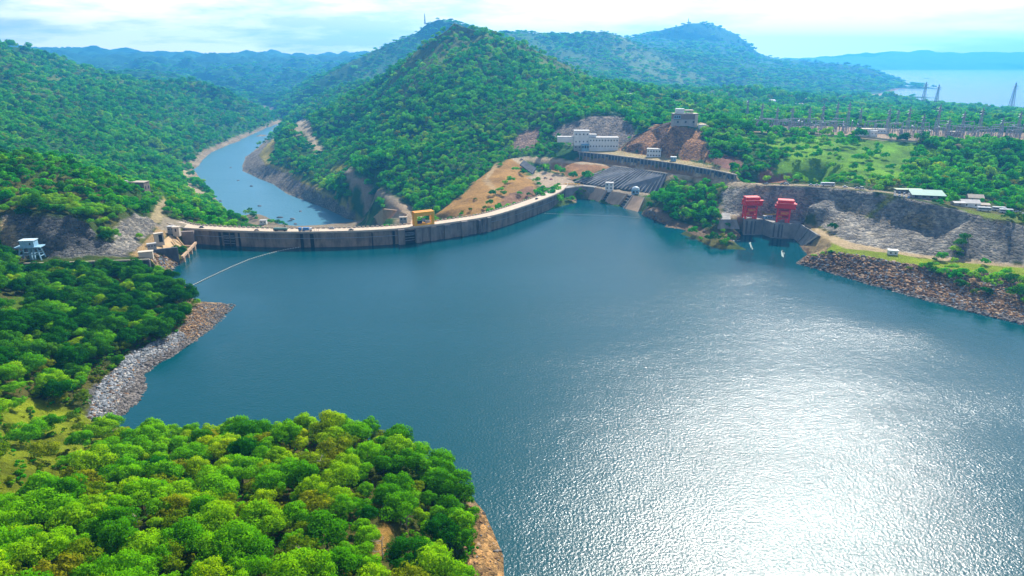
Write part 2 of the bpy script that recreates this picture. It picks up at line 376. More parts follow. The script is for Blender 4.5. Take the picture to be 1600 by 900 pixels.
line(D(10600, (1170, 91), (1225, 90), (1300, 91), (1360, 89), (1395, 81), (1450, 79), (1500, 83), (1550, 81), (1600, 81), (1700, 76), (1800, 82)), 16, 1.0)
xyz([(-8200, 6800, 150), (-8000, 1200, 150), (-7000, -1400, 60), (10200, 10400, 60), (9000, -1400, 20), (14000, 2600, 20), (12000, 6500, -10), (0, -2000, 10), (1500, 9400, 100), (3600, 10850, 80), (8500, 10900, 80), (-2500, 7900, 150), (-6600, 7500, 160), 
     (-2500, 1500, 160), (-4500, 2200, 180), (-1500, 700, 90), (-1300, 300, 90), (-3000, 0, 100), (900, 300, 20), (1200, 600, 60), (2500, 1500, 30), (1500, 1000, 60), (3500, 800, 30), (1000, -600, -10), (600, -300, -15), (3500, -300, 10)], 15)

for dd_, crest, back, drop in ((5000, [(985, 60), (1040, 47), (1078, 38), (1105, 38), (1130, 44), (1152, 54), (1180, 79), (1210, 92), (1245, 96)], 260, 60), (4700, [(1290, 98), (1345, 101)], 160, 40), (3600, [(780, 59), (830, 56), (880, 53), (922, 48), (945, 47), (990, 65)], 220, 60), (3300, [(705, 35), (685, 32), (662, 42), (640, 57), (600, 80)], 220, 60)):
    for a_, b_ in crest:
        q = W(a_, b_, d=dd_); PTS.append((q.x * (1 + back / dd_), q.y + back, max(q.z - drop, 5), 8, 0.8))

for a_, b_ in [(1130, 44), (1152, 54), (1180, 79), (1210, 92), (1245, 96), (1270, 98)]:
    q = W(a_, b_, d=5000); PTS.append((q.x * .955, q.y - 220, q.z * .74, 8, 1.0))

def build_tin():
    co = [Vector((p[0], p[1])) for p in PTS]
    vs, es, fs, ov, oe, of_ = delaunay_2d_cdt(co, [(a, b) for a, b, h in EDG], [], 0, 1e-3)
    P = np.zeros((len(vs), 5)); known = np.zeros(len(vs), bool)
    for i, v in enumerate(vs):
        P[i, 0], P[i, 1] = v.x, v.y
        if ov[i]:
            P[i, 2:] = PTS[ov[i][0]][2:]; known[i] = True
    hard = {}
    for e, oo in zip(es, oe):
        if oo: hard[(min(e), max(e))] = any(EDG[k][2] for k in oo)
    nb = {i: [] for i in np.where(~known)[0]}
    for a, b in es:
        if a in nb and known[b]: nb[a].append(b)
        if b in nb and known[a]: nb[b].append(a)
    for i, l in nb.items():
        if l:
            w = np.array([1 / (np.hypot(*(P[i, :2] - P[j, :2])) + 1e-3) for j in l])
            P[i, 2:] = (P[l, 2:] * w[:, None]).sum(0) / w.sum()
    print('tin', len(vs), len(fs), 'crossings', len(nb))
    return P, np.array([f for f in fs if len(f) == 3]), np.array([(a, b, int(h)) for (a, b), h in sorted(hard.items())])

def refine():
    P, T, Hd = build_tin()
    hv = np.zeros(len(P), bool); hv[Hd[Hd[:, 2] == 1][:, :2].ravel()] = True
    pin = P[:, 4].copy()
    for it in range(12):
        n = len(P)
        E = np.vstack([T[:, [0, 1]], T[:, [1, 2]], T[:, [2, 0]]]); E.sort(axis=1)
        key = E[:, 0].astype(np.int64) * 10_000_000 + E[:, 1]
        uk, inv = np.unique(key, return_inverse=True)
        a, b = (uk // 10_000_000).astype(int), (uk % 10_000_000).astype(int)
        mid = 0.5 * (P[a] + P[b])
        ln = np.hypot(P[a, 0] - P[b, 0], P[a, 1] - P[b, 1]); ln3 = np.sqrt(ln ** 2 + (P[a, 2] - P[b, 2]) ** 2)
        dd = np.hypot(mid[:, 0], mid[:, 1])
        inside = (np.abs(np.arctan2(mid[:, 0], mid[:, 1])) < R(43)) & (mid[:, 1] > 60)
        thr = np.where(inside, np.maximum(2.0, 0.0085 * dd), np.maximum(12, 0.045 * dd))
        # water bed and hidden ground needs little
        thr = np.where(mid[:, 2] < -8, np.maximum(thr, 14), thr)
        thr = np.where(mid[:, 3] < 0.15, thr * 1.6, thr)
        mark = (ln3 > thr)
        if not mark.any(): break
        idx = np.full(len(uk), -1); idx[mark] = n + np.arange(mark.sum())
        hkey = Hd[:, 0].astype(np.int64) * 10_000_000 + Hd[:, 1]
        order = np.argsort(hkey); pos = np.clip(np.searchsorted(hkey[order], uk), 0, len(hkey) - 1)
        eh = hkey[order][pos] == uk; ehard = eh & (Hd[order][pos][:, 2] == 1)
        P = np.vstack([P, mid[mark]])
        pm = np.where(eh, 0.5 * (pin[a] + pin[b]), 0.0); pin = np.concatenate([pin, pm[mark]]); hv = np.concatenate([hv, ehard[mark]])
        hs = mark & eh
        Hd = np.vstack([Hd[~np.isin(hkey, uk[hs])], np.stack([a[hs], idx[hs], ehard[hs]], 1), np.stack([b[hs], idx[hs], ehard[hs]], 1)]) if hs.any() else Hd
        m = idx[inv].reshape(3, -1).T          # midpoint ids on edges 01,12,20
        out = []
        c = (m >= 0).sum(1)
        out.append(T[c == 0])
        for r in range(3):
            t = np.roll(T, -r, axis=1); q = np.roll(m, -r, axis=1)
            s = (c == 1) & (q[:, 0] >= 0)
            out += [np.stack([t[s, 0], q[s, 0], t[s, 2]], 1), np.stack([q[s, 0], t[s, 1], t[s, 2]], 1)]
            s = (c == 2) & (q[:, 0] >= 0) & (q[:, 1] >= 0)
            out += [np.stack([t[s, 0], q[s, 0], t[s, 2]], 1), np.stack([q[s, 0], q[s, 1], t[s, 2]], 1), np.stack([q[s, 0], t[s, 1], q[s, 1]], 1)]
        s = c == 3
        t, q = T[s], m[s]
        out += [np.stack([t[:, 0], q[:, 0], q[:, 2]], 1), np.stack([q[:, 0], t[:, 1], q[:, 1]], 1), np.stack([q[:, 2], q[:, 1], t[:, 2]], 1), q]
        T = np.vstack(out)
        # relax heights of the free points
        if it < 9:
            E = np.vstack([T[:, [0, 1]], T[:, [1, 2]], T[:, [2, 0]]]); E.sort(axis=1); E = np.unique(E, axis=0)
            free = np.where(hv, 0.0, (1.0 - pin) ** 1.5) * (0.15 + 0.85 * np.clip(P[:, 3] / 3.0, 0, 1))
            for k in range(3):
                acc, cnt = np.zeros(len(P)), np.zeros(len(P))
                np.add.at(acc, E[:, 0], P[E[:, 1], 2]); np.add.at(acc, E[:, 1], P[E[:, 0], 2])
                np.add.at(cnt, E[:, 0], 1); np.add.at(cnt, E[:, 1], 1)
                P[:, 2] += free * 0.5 * (acc / np.maximum(cnt, 1) - P[:, 2])
    x, y, r = P[:, 0], P[:, 1], np.where(hv, 0, P[:, 3])
    dd = np.hypot(x, y)
    big = np.clip(r - 3, 0, 40)
    P[:, 2] += big * 1.25 * (np.abs(fbm(x, y, 260, 4, 0.5, 3)) * 2 - 0.55) * np.clip(dd / 1200, 0.35, 1.6)
    P[:, 2] += np.minimum(r, 4) * 0.55 * fbm(x, y, 26, 5, 0.6, 11)
    rk = np.clip(r - 0.9, 0, 1.5) * (r < 3.6) * (dd < 1000)
    P[:, 2] += rk * (2.6 * np.abs(fbm(x + 0.3 * y, y * 1.0, 11, 4, 0.65, 61)) - 0.9)
    print('terrain verts', len(P), 'tris', len(T))
    return P, T

TP, TT = refine()
TBVH = BVHTree.FromPolygons([tuple(p) for p in TP[:, :3].tolist()], TT.tolist(), all_triangles=True)
def ground(x, y, default=0.0):
    h = TBVH.ray_cast(Vector((x, y, 2000)), Vector((0, 0, -1)))
    return h[0].z if h[0] is not None else default
CAMP = Vector((0, 0, H))
def hit(px, py):
    """where the line of sight of a photo pixel meets the terrain"""
    v = Vector(((px - 800) / F, 0, 0)) + Vector((0, CT, -ST)) + Vector((0, -ST, -CT)) * ((py - 450) / F)
    h = TBVH.ray_cast(CAMP, v.normalized())
    return h[0]
def area(poly):
    """outline on the ground of something measured in the photo"""
    out = []
    n = len(poly)
    for i in range(n):
        a, b = poly[i], poly[(i + 1) % n]
        for t in (0, 0.5):
            p = hit(a[0] + (b[0] - a[0]) * t, a[1] + (b[1] - a[1]) * t)
            if p is not None: out.append((p.x, p.y))
    return out
CREST_PX = [(262, 349.5), (270, 352.5), (284, 356), (300, 357.7), (352, 360.7), (420, 362.8), (480, 363), (540, 362), (580, 360.5), (621, 358), (660, 354), (700, 349), (763, 339), (806, 327), (849, 312), (868, 304), (880, 296.5), (886, 288.5), (884, 281)]
CREST = [W(a, b, z=13.0) for a, b in CREST_PX]
def offset_line(pts, d):
    out = []
    for i, p in enumerate(pts):
        a, b = pts[max(i - 1, 0)], pts[min(i + 1, len(pts) - 1)]
        t = Vector((b.x - a.x, b.y - a.y)).normalized()
        out.append(Vector((p.x - t.y * d, p.y + t.x * d, p.z)))
    return out
def catmull(pts, step):
    out = []
    n = len(pts)
    for i in range(n - 1):
        p0, p1, p2, p3 = pts[max(i - 1, 0)], pts[i], pts[i + 1], pts[min(i + 2, n - 1)]
        k = max(1, int((p2 - p1).length / step))
        for j in range(k):
            t = j / k
            out.append(0.5 * (2 * p1 + (p2 - p0) * t + (2 * p0 - 5 * p1 + 4 * p2 - p3) * t * t + (3 * p1 - p0 - 3 * p2 + p3) * t ** 3))
    out.append(pts[-1].copy())
    return out
DAMLINE = catmull(CREST, 4.0)
mid_dam = offset_line(DAMLINE, 5.0)
LAKE = [(-420, -400)] + [(-420, 440), (-330, 520)] + [(p.x, p.y) for p in mid_dam] + [(120, 900), (260, 1100), (800, 2000), (1700, 3600), (2300, 5200), (1700, 7000), (1500, 9000), (2600, 9700), (8600, 9700), (11500, 6500), (13000, 2600), (3000, 600), (1200, -400)]
# ------------------------------------------------------------------ ground colours: soil, rock, grass where the place has them
def smooth01(a): a = np.clip(a, 0, 1); return a * a * (3 - 2 * a)
def ground_colours():
    x, y, z = TP[:, 0], TP[:, 1], TP[:, 2]
    # slope of the ground
    a, b, c = TP[TT[:, 0], :3], TP[TT[:, 1], :3], TP[TT[:, 2], :3]
    n = np.cross(b - a, c - a)
    vn = np.zeros((len(TP), 3))
    for k in range(3): np.add.at(vn, TT[:, k], n)
    vn /= np.linalg.norm(vn, axis=1)[:, None] + 1e-9
    steep = 1 - np.abs(vn[:, 2])
    base = np.array([0.055, 0.105, 0.014]); dry = np.array([0.26, 0.20, 0.06])
    m = smooth01(0.5 + 1.3 * fbm(x, y, 40, 4, 0.6, 5))[:, None]
    col = base * (1 - 0.45 * m) + dry * 0.45 * m
    wob_x, wob_y = x + 5 * fbm(x, y, 14, 3, 0.5, 21), y + 5 * fbm(x, y, 14, 3, 0.5, 22)
    hz_ = smooth01((np.hypot(x, y) - 640) / 150)[:, None]; col = col * (1 - hz_) + hz_ * (np.array((0.030, 0.115, 0.012)) * (1 - 0.4 * m) + np.array((0.10, 0.20, 0.03)) * 0.4 * m)
    up = (smooth01((z - 40) / 60) * smooth01((np.hypot(x, y) - 900) / 300) * smooth01(0.4 + 1.6 * fbm(x, y, 300, 3, 0.5, 91)))[:, None]
    dens = np.ones(len(TP)); dens[:] = 1 - 0.6 * up[:, 0]; rk = np.zeros(len(TP))
    col = col * (1 - up) + up * np.array((0.13, 0.18, 0.03)) * (1 + 0.5 * fbm(x, y, 40, 4, 0.6, 92))[:, None]
    far = smooth01((np.hypot(x, y) - 2300) / 1500)[:, None]; col = col * (1 - far) + far * np.array((0.022, 0.095, 0.022)) * (1 + 0.7 * fbm(x, y, 160, 5, 0.6, 6))[:, None]
    def paint(poly, rgb, var=0.25, wob=True, world=False, seed=40, wl=9, trees=0.0, rock=None):
        P = poly if world else area(poly)
        k = in_poly(wob_x, wob_y, P) if wob else in_poly(x, y, P)
        v = (1 + var * 1.6 * fbm(x, y, wl, 4, 0.6, seed))[:, None]
        col[k] = (np.array(rgb) * v)[k]; dens[k] = trees; rk[k] = (1.0 if tuple(rgb) in ROCKY else 0.0) if rock is None else rock
    def strip(pts, width, rgb, world=False, var=0.12, seed=50):
        l = pts if world else [hit(*p) for p in pts]
        l = [p for p in l if p is not None]
        dl = dist_line(x, y, l); k = dl < width * (1 + 0.25 * fbm(x, y, 8, 2, 0.5, seed)); dens[dl < width + 2.5] = 0
        v = (1 + var * 1.6 * fbm(x, y, 7, 4, 0.6, seed))[:, None]
        col[k] = (np.array(rgb) * v)[k]
    GRASS, YGR, OCH, RED, ROCK, LROCK, SAND, CONC = (0.10, 0.20, 0.012), (0.30, 0.30, 0.03), (0.44, 0.25, 0.07), (0.25, 0.12, 0.075), (0.17, 0.165, 0.16), (0.20, 0.205, 0.21), (0.50, 0.40, 0.26), (0.40, 0.36, 0.29)
    ROCKY = (ROCK, LROCK, (0.155, 0.16, 0.165), (0.30, 0.29, 0.27), (0.31, 0.305, 0.29), (0.27, 0.24, 0.22), (0.27, 0.19, 0.15), (0.42, 0.23, 0.11), (0.40, 0.25, 0.11), (0.36, 0.27, 0.15), (0.36, 0.29, 0.18), (0.40, 0.28, 0.17), (0.25, 0.22, 0.18))
    # bare strips along the waters
    k = dist_line(x, y, SHORE_A_W) < 5 + 2 * fbm(x, y, 12, 3, 0.5, 8); dens[k] = 0; col[k] = (np.array((0.36, 0.25, 0.14)) * (1 + 0.5 * fbm(x, y, 5, 4, 0.6, 9))[:, None])[k]
    for l in (SHORE_BW, SHORE_CW):
        k = dist_line(x, y, l) < 9; dens[k] = 0; col[k] = (np.array((0.27, 0.19, 0.12)) * (1 + 0.5 * fbm(x, y, 5, 4, 0.6, 9))[:, None])[k]
    k = (z < -62) & (y > 800) & (y < 4000); dens[k] = 0.12; col[k] = (np.array((0.30, 0.24, 0.16)) * (1 + 0.5 * fbm(x, y, 20, 4, 0.6, 9))[:, None])[k]
    # headland
    paint([(720, 940), (728, 880), (735, 830), (745, 790), (800, 800), (800, 1000)], (0.50, 0.31, 0.14), 0.4, wl=6, rock=1.0)
    paint([(655, 725), (668, 712), (695, 740), (680, 750)], (0.42, 0.27, 0.12), 0.4)
    paint([(0, 640), (60, 625), (130, 640), (175, 690), (130, 740), (60, 765), (0, 770)], (0.24, 0.31, 0.012), 0.5, wl=16, trees=0.28)
    paint([(0, 475), (40, 455), (60, 470), (30, 495), (0, 500)], GRASS, 0.3)
    paint([(160, 440), (190, 438), (205, 450), (170, 456)], YGR, 0.3)
    strip([(592, 870), (604, 820)], 1.6, (0.45, 0.27, 0.07))
    # rock spit: grey boulders near, tan rock at its tip
    paint([(137, 650), (150, 605), (180, 575), (205, 550), (240, 530), (275, 512), (292, 495), (306, 470), (372, 474), (330, 520), (262, 560), (222, 590), (228, 606), (205, 645), (172, 666)], LROCK, 0.35, wl=6)
    paint([(292, 495), (306, 470), (372, 474), (335, 512), (300, 535), (275, 520)], (0.40, 0.28, 0.17), 0.35, wl=6)
    # left terrace, cliff and ramp
    paint([(0, 404), (200, 400), (186, 378), (150, 378), (135, 352), (100, 340), (0, 336)], (0.155, 0.16, 0.165), 0.45, wl=7)
    paint([(0, 350), (24, 352), (30, 404), (0, 404)], (0.36, 0.29, 0.18), 0.4, wl=7)
    paint([(158, 398), (180, 380), (190, 345), (213, 334), (235, 340), (246, 352), (224, 376), (204, 396)], (0.30, 0.29, 0.27), 0.4, wl=6)
    paint([(203, 399), (222, 381), (247, 355), (262, 362), (236, 396), (215, 405)], (0.48, 0.33, 0.16), 0.2, False)
    paint([(247, 357), (256, 338), (300, 349), (290, 356), (262, 366)], (0.38, 0.33, 0.25), 0.15, False)
    paint([(236, 398), (278, 412), (282, 418), (256, 434), (232, 412)], (0.36, 0.27, 0.15), 0.45, wl=5)
    strip([(243, 345), (252, 326), (262, 317)], 4, (0.46, 0.38, 0.22)); strip([(262, 317), (272, 322)], 4, YGR)
    paint([(281, 264), (297, 268), (302, 290), (322, 302), (318, 318), (300, 306), (284, 284)], SAND, 0.25)
    paint([(243, 284), (262, 284), (272, 289), (250, 292)], YGR, 0.25)
    # river banks and bench
    paint([(436, 212), (432, 220), (408, 243), (419, 257), (450, 267), (470, 284), (495, 295), (522, 310), (541, 324), (567, 341), (578, 347), (540, 342), (483, 317), (451, 305), (404, 280), (378, 266), (384, 245)], (0.25, 0.22, 0.18), 0.4, wl=10)
    paint([(424, 218), (434, 216), (430, 235), (421, 250), (432, 259), (450, 263), (462, 275), (500, 294), (545, 318), (572, 340), (558, 340), (520, 312), (475, 288), (450, 269), (414, 257), (404, 242)], (0.36, 0.30, 0.06), 0.3)
    paint([(461, 192), (480, 184), (486, 190), (470, 212), (458, 212)], SAND, 0.2)
    strip([(478, 195), (485, 215), (497, 232), (500, 240)], 7, SAND); strip([(524, 262), (536, 262)], 8, YGR)
    strip([(536, 268), (550, 280), (570, 291), (589, 299), (610, 309), (631, 322), (655, 336)], 5, (0.36, 0.30, 0.22))
    paint([(580, 350), (598, 325), (622, 314), (640, 320), (665, 335), (660, 352)], (0.42, 0.32, 0.22), 0.3)
    # ochre slope behind the dam
    paint([(668, 345), (690, 328), (720, 306), (745, 282), (772, 262), (796, 248), (822, 262), (828, 276), (838, 290), (836, 312), (800, 325), (760, 338), (700, 345)], OCH, 0.28, wl=18)
    paint([(770, 322), (790, 306), (832, 290), (838, 312), (790, 325)], (0.30, 0.17, 0.10), 0.3)
    strip([(776, 255), (765, 272), (760, 282), (775, 297)], 3.2, (0.52, 0.36, 0.18))
    # right abutment
    paint([(822, 276), (836, 271), (850, 267), (875, 272), (894, 281), (902, 291), (864, 294), (846, 293), (838, 283)], (0.52, 0.40, 0.29), 0.08, False)
    strip([p[:2] for p in ROAD_M], 5.5, (0.58, 0.46, 0.31))
    paint([(848, 262), (880, 255), (958, 260), (895, 281), (870, 268)], (0.47, 0.25, 0.11), 0.35, wl=8)
    paint([(900, 252), (960, 257), (1040, 270), (1112, 280), (1110, 270), (1000, 252), (903, 240)], (0.40, 0.24, 0.12), 0.35, wl=8)
    paint([(885, 284), (940, 291), (1010, 300), (1020, 306), (1000, 306), (925, 296), (893, 290)], (0.38, 0.32, 0.24), 0.2)
    paint([(903, 238), (968, 234), (1000, 240), (1060, 248), (1120, 259), (1155, 268), (1150, 274), (1115, 267), (1055, 257), (1000, 249)], (0.46, 0.38, 0.20), 0.2, False)
    paint([(862, 212), (870, 200), (900, 190), (925, 181), (965, 181), (988, 196), (990, 212), (972, 228), (940, 232), (890, 228)], (0.27, 0.24, 0.22), 0.4, wl=8)
    paint([(800, 232), (810, 210), (848, 195), (852, 205), (830, 232)], (0.27, 0.19, 0.15), 0.4, wl=8)
    paint([(968, 234), (990, 213), (1040, 192), (1060, 200), (1095, 200), (1105, 235), (1140, 262), (1060, 248), (1000, 240)], (0.42, 0.23, 0.11), 0.4, wl=9)
    paint([(1105, 237), (1150, 245), (1160, 258), (1150, 268), (1110, 256)], (0.25, 0.13, 0.10), 0.35)
    paint([(1180, 270), (1205, 262), (1260, 276), (1270, 286), (1182, 286)], (0.30, 0.14, 0.09), 0.35)
    strip([(1095, 196), (1110, 193), (1128, 188)], 5, (0.50, 0.42, 0.26))
    # bright hillside below the switchyard
    paint([(1160, 212), (1284, 213), (1394, 221), (1449, 226), (1470, 238), (1425, 262), (1400, 284), (1290, 285), (1205, 268), (1235, 240)], (0.15, 0.35, 0.0), 0.5, wl=14, trees=0.17)
    paint([(1174, 206), (1284, 212), (1339, 214.5), (1394, 220), (1449, 223.5), (1545, 226), (1640, 225), (1640, 209), (1500, 205), (1394, 201), (1284, 197), (1174, 196)], (0.44, 0.33, 0.23), 0.15, False)
    # road on the cliff, cliff, lower road and bank
    paint([(1182, 289), (1290, 293), (1345, 298), (1395, 305), (1450, 318), (1520, 334), (1600, 353), (1750, 385), (1750, 432), (1600, 416), (1465, 403), (1386, 391), (1330, 379), (1301, 368), (1274, 355), (1240, 345), (1200, 336), (1130, 337), (1125, 300)], (0.31, 0.305, 0.29), 0.5, wl=7)
    k = in_poly(x, y, area([(1182, 289), (1290, 293), (1450, 318), (1600, 353), (1600, 416), (1386, 391), (1301, 368), (1240, 345), (1125, 337)]))
    streak = fbm(x * 1.0 + y * 0.25, y * 0.18, 9, 4, 0.6, 77)[:, None]
    col[k] = (col * (1 + 0.45 * streak) + np.array((0.07, 0.05, 0.02)) * np.clip(streak, 0, 1))[k]
    strip([(1310, 320), (1350, 334), (1400, 349), (1455, 352)], 1.8, (0.34, 0.30, 0.22))
    strip([(1358, 338), (1372, 326), (1390, 312)], 2.2, (0.24, 0.28, 0.04))
    strip([(1150, 285), (1182, 288), (1230, 288.5), (1290, 290.5), (1345, 295.5), (1395, 301.5)], 5.0, (0.45, 0.37, 0.26))
    paint([(1395, 297), (1440, 300), (1462, 308), (1450, 314), (1400, 305)], (0.40, 0.35, 0.28), 0.15)
    paint([(1500, 326), (1600, 340), (1600, 352), (1500, 330)], (0.17, 0.24, 0.02), 0.3, trees=0.25)
    paint([(1302, 383), (1318, 385), (1386, 395.5), (1465, 407), (1600, 419.5), (1750, 436), (1750, 452), (1600, 432), (1500, 424), (1400, 411), (1340, 402), (1290, 396)], (0.27, 0.37, 0.004), 0.2, wl=12)
    paint([(1255, 395), (1290, 396), (1340, 402), (1400, 411), (1500, 424), (1600, 432), (1750, 455), (1750, 540), (1600, 506), (1500, 483), (1400, 456), (1330, 436), (1280, 421), (1245, 411)], (0.20, 0.125, 0.075), 0.5, wl=6)
    paint([(1240, 345), (1274, 355), (1301, 368), (1330, 379.5), (1386, 391), (1465, 403), (1600, 416.5), (1750, 431), (1750, 434), (1600, 419), (1465, 406.5), (1386, 395), (1318, 388), (1302, 382), (1262, 353)], (0.58, 0.45, 0.27), 0.08, False)
    paint([(1253, 388), (1262, 355), (1302, 384), (1280, 402), (1262, 398)], (0.40, 0.30, 0.15), 0.4, wl=6)
    paint([(1125, 337), (1200, 337), (1240, 345), (1262, 353), (1236, 349), (1206, 347), (1193, 342.5), (1152, 343), (1128, 343)], (0.52, 0.43, 0.31), 0.1, False)
    strip([(1117, 318), (1122, 328), (1130, 340)], 3, (0.42, 0.35, 0.25)); strip([(1076, 289), (1084, 296)], 1.5, SAND)
    # far shores and the village plain
    paint([(945, 48), (985, 66), (1050, 100), (1115, 128), (1060, 132), (1000, 112), (955, 80)], (0.11, 0.17, 0.04), 0.3, wl=60, trees=0.5)
    paint([(1335, 149), (1380, 146), (1424, 151.5), (1390, 156)], (0.36, 0.22, 0.13), 0.2)
    paint([(1385, 141), (1410, 137), (1418, 139), (1390, 144)], (0.30, 0.17, 0.11), 0.2)
    dens[in_poly(x, y, [tuple(W(*p, z=-70)[:2]) for p in ((386, 353), (400, 345), (560, 340), (600, 351))] + [(-130, 590), (-250, 590)])] = 0
    cover = smooth01(0.62 + 1.5 * fbm(x, y, 34, 3, 0.55, 95)); hill = smooth01((np.hypot(x, y) - 640) / 200)
    dens *= 1 - 0.24 * (1 - cover) * (0.35 + 0.65 * hill)
    dens[in_poly(x, y, LAKE) & (z < 0.8)] = 0
    dens[(z < -68)] = 0
    return np.clip(col, 0.008, 0.7), steep, dens, rk

GCOL, STEEP, TDENS, GROCK = ground_colours()

# ------------------------------------------------------------------ waters
def water_material(name, deep, rough, wave, strength, streak):
    m, nt = mat(name)
    g = position(nt)
    w1, w2 = noise(nt, wave, 3, 0.6, g), noise(nt, wave * 0.13, 3, 0.5, g)
    mp = nt.nodes.new('ShaderNodeVectorMath'); mp.operation = 'MULTIPLY'; L(nt, g, mp.inputs[0]); mp.inputs[1].default_value = (0.004, 0.012, 0)
    big = noise(nt, 1.0, 3, 0.5, mp.outputs[0])
    ca_ = N(nt, 'ShaderNodeAttribute', attribute_name='calm')       # sheltered water close under the banks
    b1 = N(nt, 'ShaderNodeBump'); b1.inputs['Distance'].default_value = 1.0
    mr = N(nt, 'ShaderNodeMapRange'); L(nt, big, mr.inputs[0]); mr.inputs[1].default_value = 0.35; mr.inputs[2].default_value = 0.65
    mr.inputs[3].default_value = strength * (1 - streak); mr.inputs[4].default_value = strength * (1 + streak)
    cs_ = N(nt, 'ShaderNodeMapRange'); L(nt, ca_.outputs['Fac'], cs_.inputs[0]); cs_.inputs[3].default_value = 1.0; cs_.inputs[4].default_value = 0.22
    ml = N(nt, 'ShaderNodeMath', operation='MULTIPLY'); L(nt, mr.outputs[0], ml.inputs[0]); L(nt, cs_.outputs[0], ml.inputs[1])
    L(nt, ml.outputs[0], b1.inputs['Strength']); L(nt, w1, b1.inputs['Height'])
    b2 = N(nt, 'ShaderNodeBump'); b2.inputs['Distance'].default_value = 1.0; b2.inputs['Strength'].default_value = strength * 0.5
    L(nt, w2, b2.inputs['Height']); L(nt, b1.outputs[0], b2.inputs['Normal'])
    p = N(nt, 'ShaderNodeBsdfPrincipled'); p.inputs['Base Color'].default_value = (*deep, 1); p.inputs['Roughness'].default_value = rough
    p.inputs['IOR'].default_value = 1.333; p.inputs['Specular IOR Level'].default_value = 0.5
    rg = N(nt, 'ShaderNodeMapRange'); L(nt, ca_.outputs['Fac'], rg.inputs[0]); rg.inputs[3].default_value = rough; rg.inputs[4].default_value = 0.07; L(nt, rg.outputs[0], p.inputs['Roughness'])
    L(nt, b2.outputs[0], p.inputs['Normal'])
    o = N(nt, 'ShaderNodeOutputMaterial'); L(nt, p.outputs[0], o.inputs[0])
    return m
M_LAKE = water_material('lake_water', (0.000, 0.050, 0.064), 0.21, 0.98, 0.28, 0.2)
M_RIVER = water_material('river_water', (0.055, 0.16, 0.21), 0.3, 0.22, 0.7, 0.6)
def sheet(name, poly, z, m, inner=(), calm=None):
    inner = [p for p, k in zip(inner, in_poly([p[0] for p in inner], [p[1] for p in inner], poly)) if k] if len(inner) else []
    vs, es, fs, *_ = delaunay_2d_cdt([Vector(p) for p in list(poly) + list(inner)], [], [list(range(len(poly)))], 1, 1e-4)
    fs = [f for f in fs]
    me = mesh_np(name, [(v.x, v.y, z) for v in vs], fs)
    o = link(name, me, None, m)
    if me.polygons and me.polygons[0].normal.z < 0: me.flip_normals()
    if calm is not None:
        a = me.attributes.new('calm', 'FLOAT', 'POINT'); a.data.foreach_set('value', calm(np.array([v.x for v in vs]), np.array([v.y for v in vs])).astype(np.float32))
    return tag(o, kind='structure')
def calm_water(x, y):
    d1 = np.minimum(dist_line(x, y, SHORE_BW), dist_line(x, y, SHORE_CW)); d2 = dist_line(x, y, DAMLINE); d3 = dist_line(x, y, SHORE_A_W[18:])
    bay = np.hypot(x - 195, y - 552)
    w = 1 + 0.5 * fbm(x, y, 60, 3, 0.5, 55)
    c = np.exp(-(d1 / (48 * w)) ** 2) + np.exp(-(d2 / (30 * w)) ** 2) + 0.8 * np.exp(-(d3 / (22 * w)) ** 2) + np.exp(-(bay / (62 * w)) ** 2)
    return np.clip(c, 0, 1) * (np.hypot(x, y) < 1100)
gx_, gy_ = np.meshgrid(np.arange(-340, 470, 9.0), np.arange(90, 800, 9.0))
sheet('lake_water', LAKE, 0.0, M_LAKE, list(zip(gx_.ravel().tolist(), gy_.ravel().tolist())), calm_water)
rv = [W(a, b, z=13) + Vector((0, 25, 0)) for a, b in ((600, 359), (540, 362), (480, 363), (420, 362.8), (388, 362))] + [W(*p, z=-70) for p in [(380, 353), (362, 340), (335, 315), (300, 290), (285, 265), (310, 240), (345, 225), (390, 210), (420, 195), (400, 165), (425, 155), (455, 168), (462, 190), (448, 210), (425, 222), (405, 240), (400, 262), (430, 280), (470, 296), (500, 308), (540, 326), (590, 340)]]
sheet('river_water', [(p.x, p.y) for p in rv], -70.0, M_RIVER)

# ------------------------------------------------------------------ sun, sky, air, camera
SUN_EL, SUN_AZ = R(45.5), R(25.5)              # azimuth clockwise from the view direction (+Y)
sd = Vector((math.sin(SUN_AZ) * math.cos(SUN_EL), math.cos(SUN_AZ) * math.cos(SUN_EL), math.sin(SUN_EL)))
ld = bpy.data.lights.new('sun', 'SUN'); ld.energy = 5.0; ld.angle = R(0.5); ld.color = (1.0, 0.95, 0.86)
lo = bpy.data.objects.new('sun', ld); COL.objects.link(lo); lo.location = sd * 500; lo.rotation_euler = sd.to_track_quat('Z', 'Y').to_euler()
wd = bpy.data.worlds.new('World'); S.world = wd; wd.use_nodes = True
nt = wd.node_tree; nt.nodes.clear()
sky = N(nt, 'ShaderNodeTexSky'); sky.sky_type = 'NISHITA'; sky.sun_disc = False; sky.sun_elevation = SUN_EL; sky.sun_rotation = SUN_AZ
sky.air_density = 1.0; sky.dust_density = 1.0; sky.ozone_density = 1.5
tc = N(nt, 'ShaderNodeTexCoord'); sx = N(nt, 'ShaderNodeSeparateXYZ'); L(nt, tc.outputs['Generated'], sx.inputs[0])
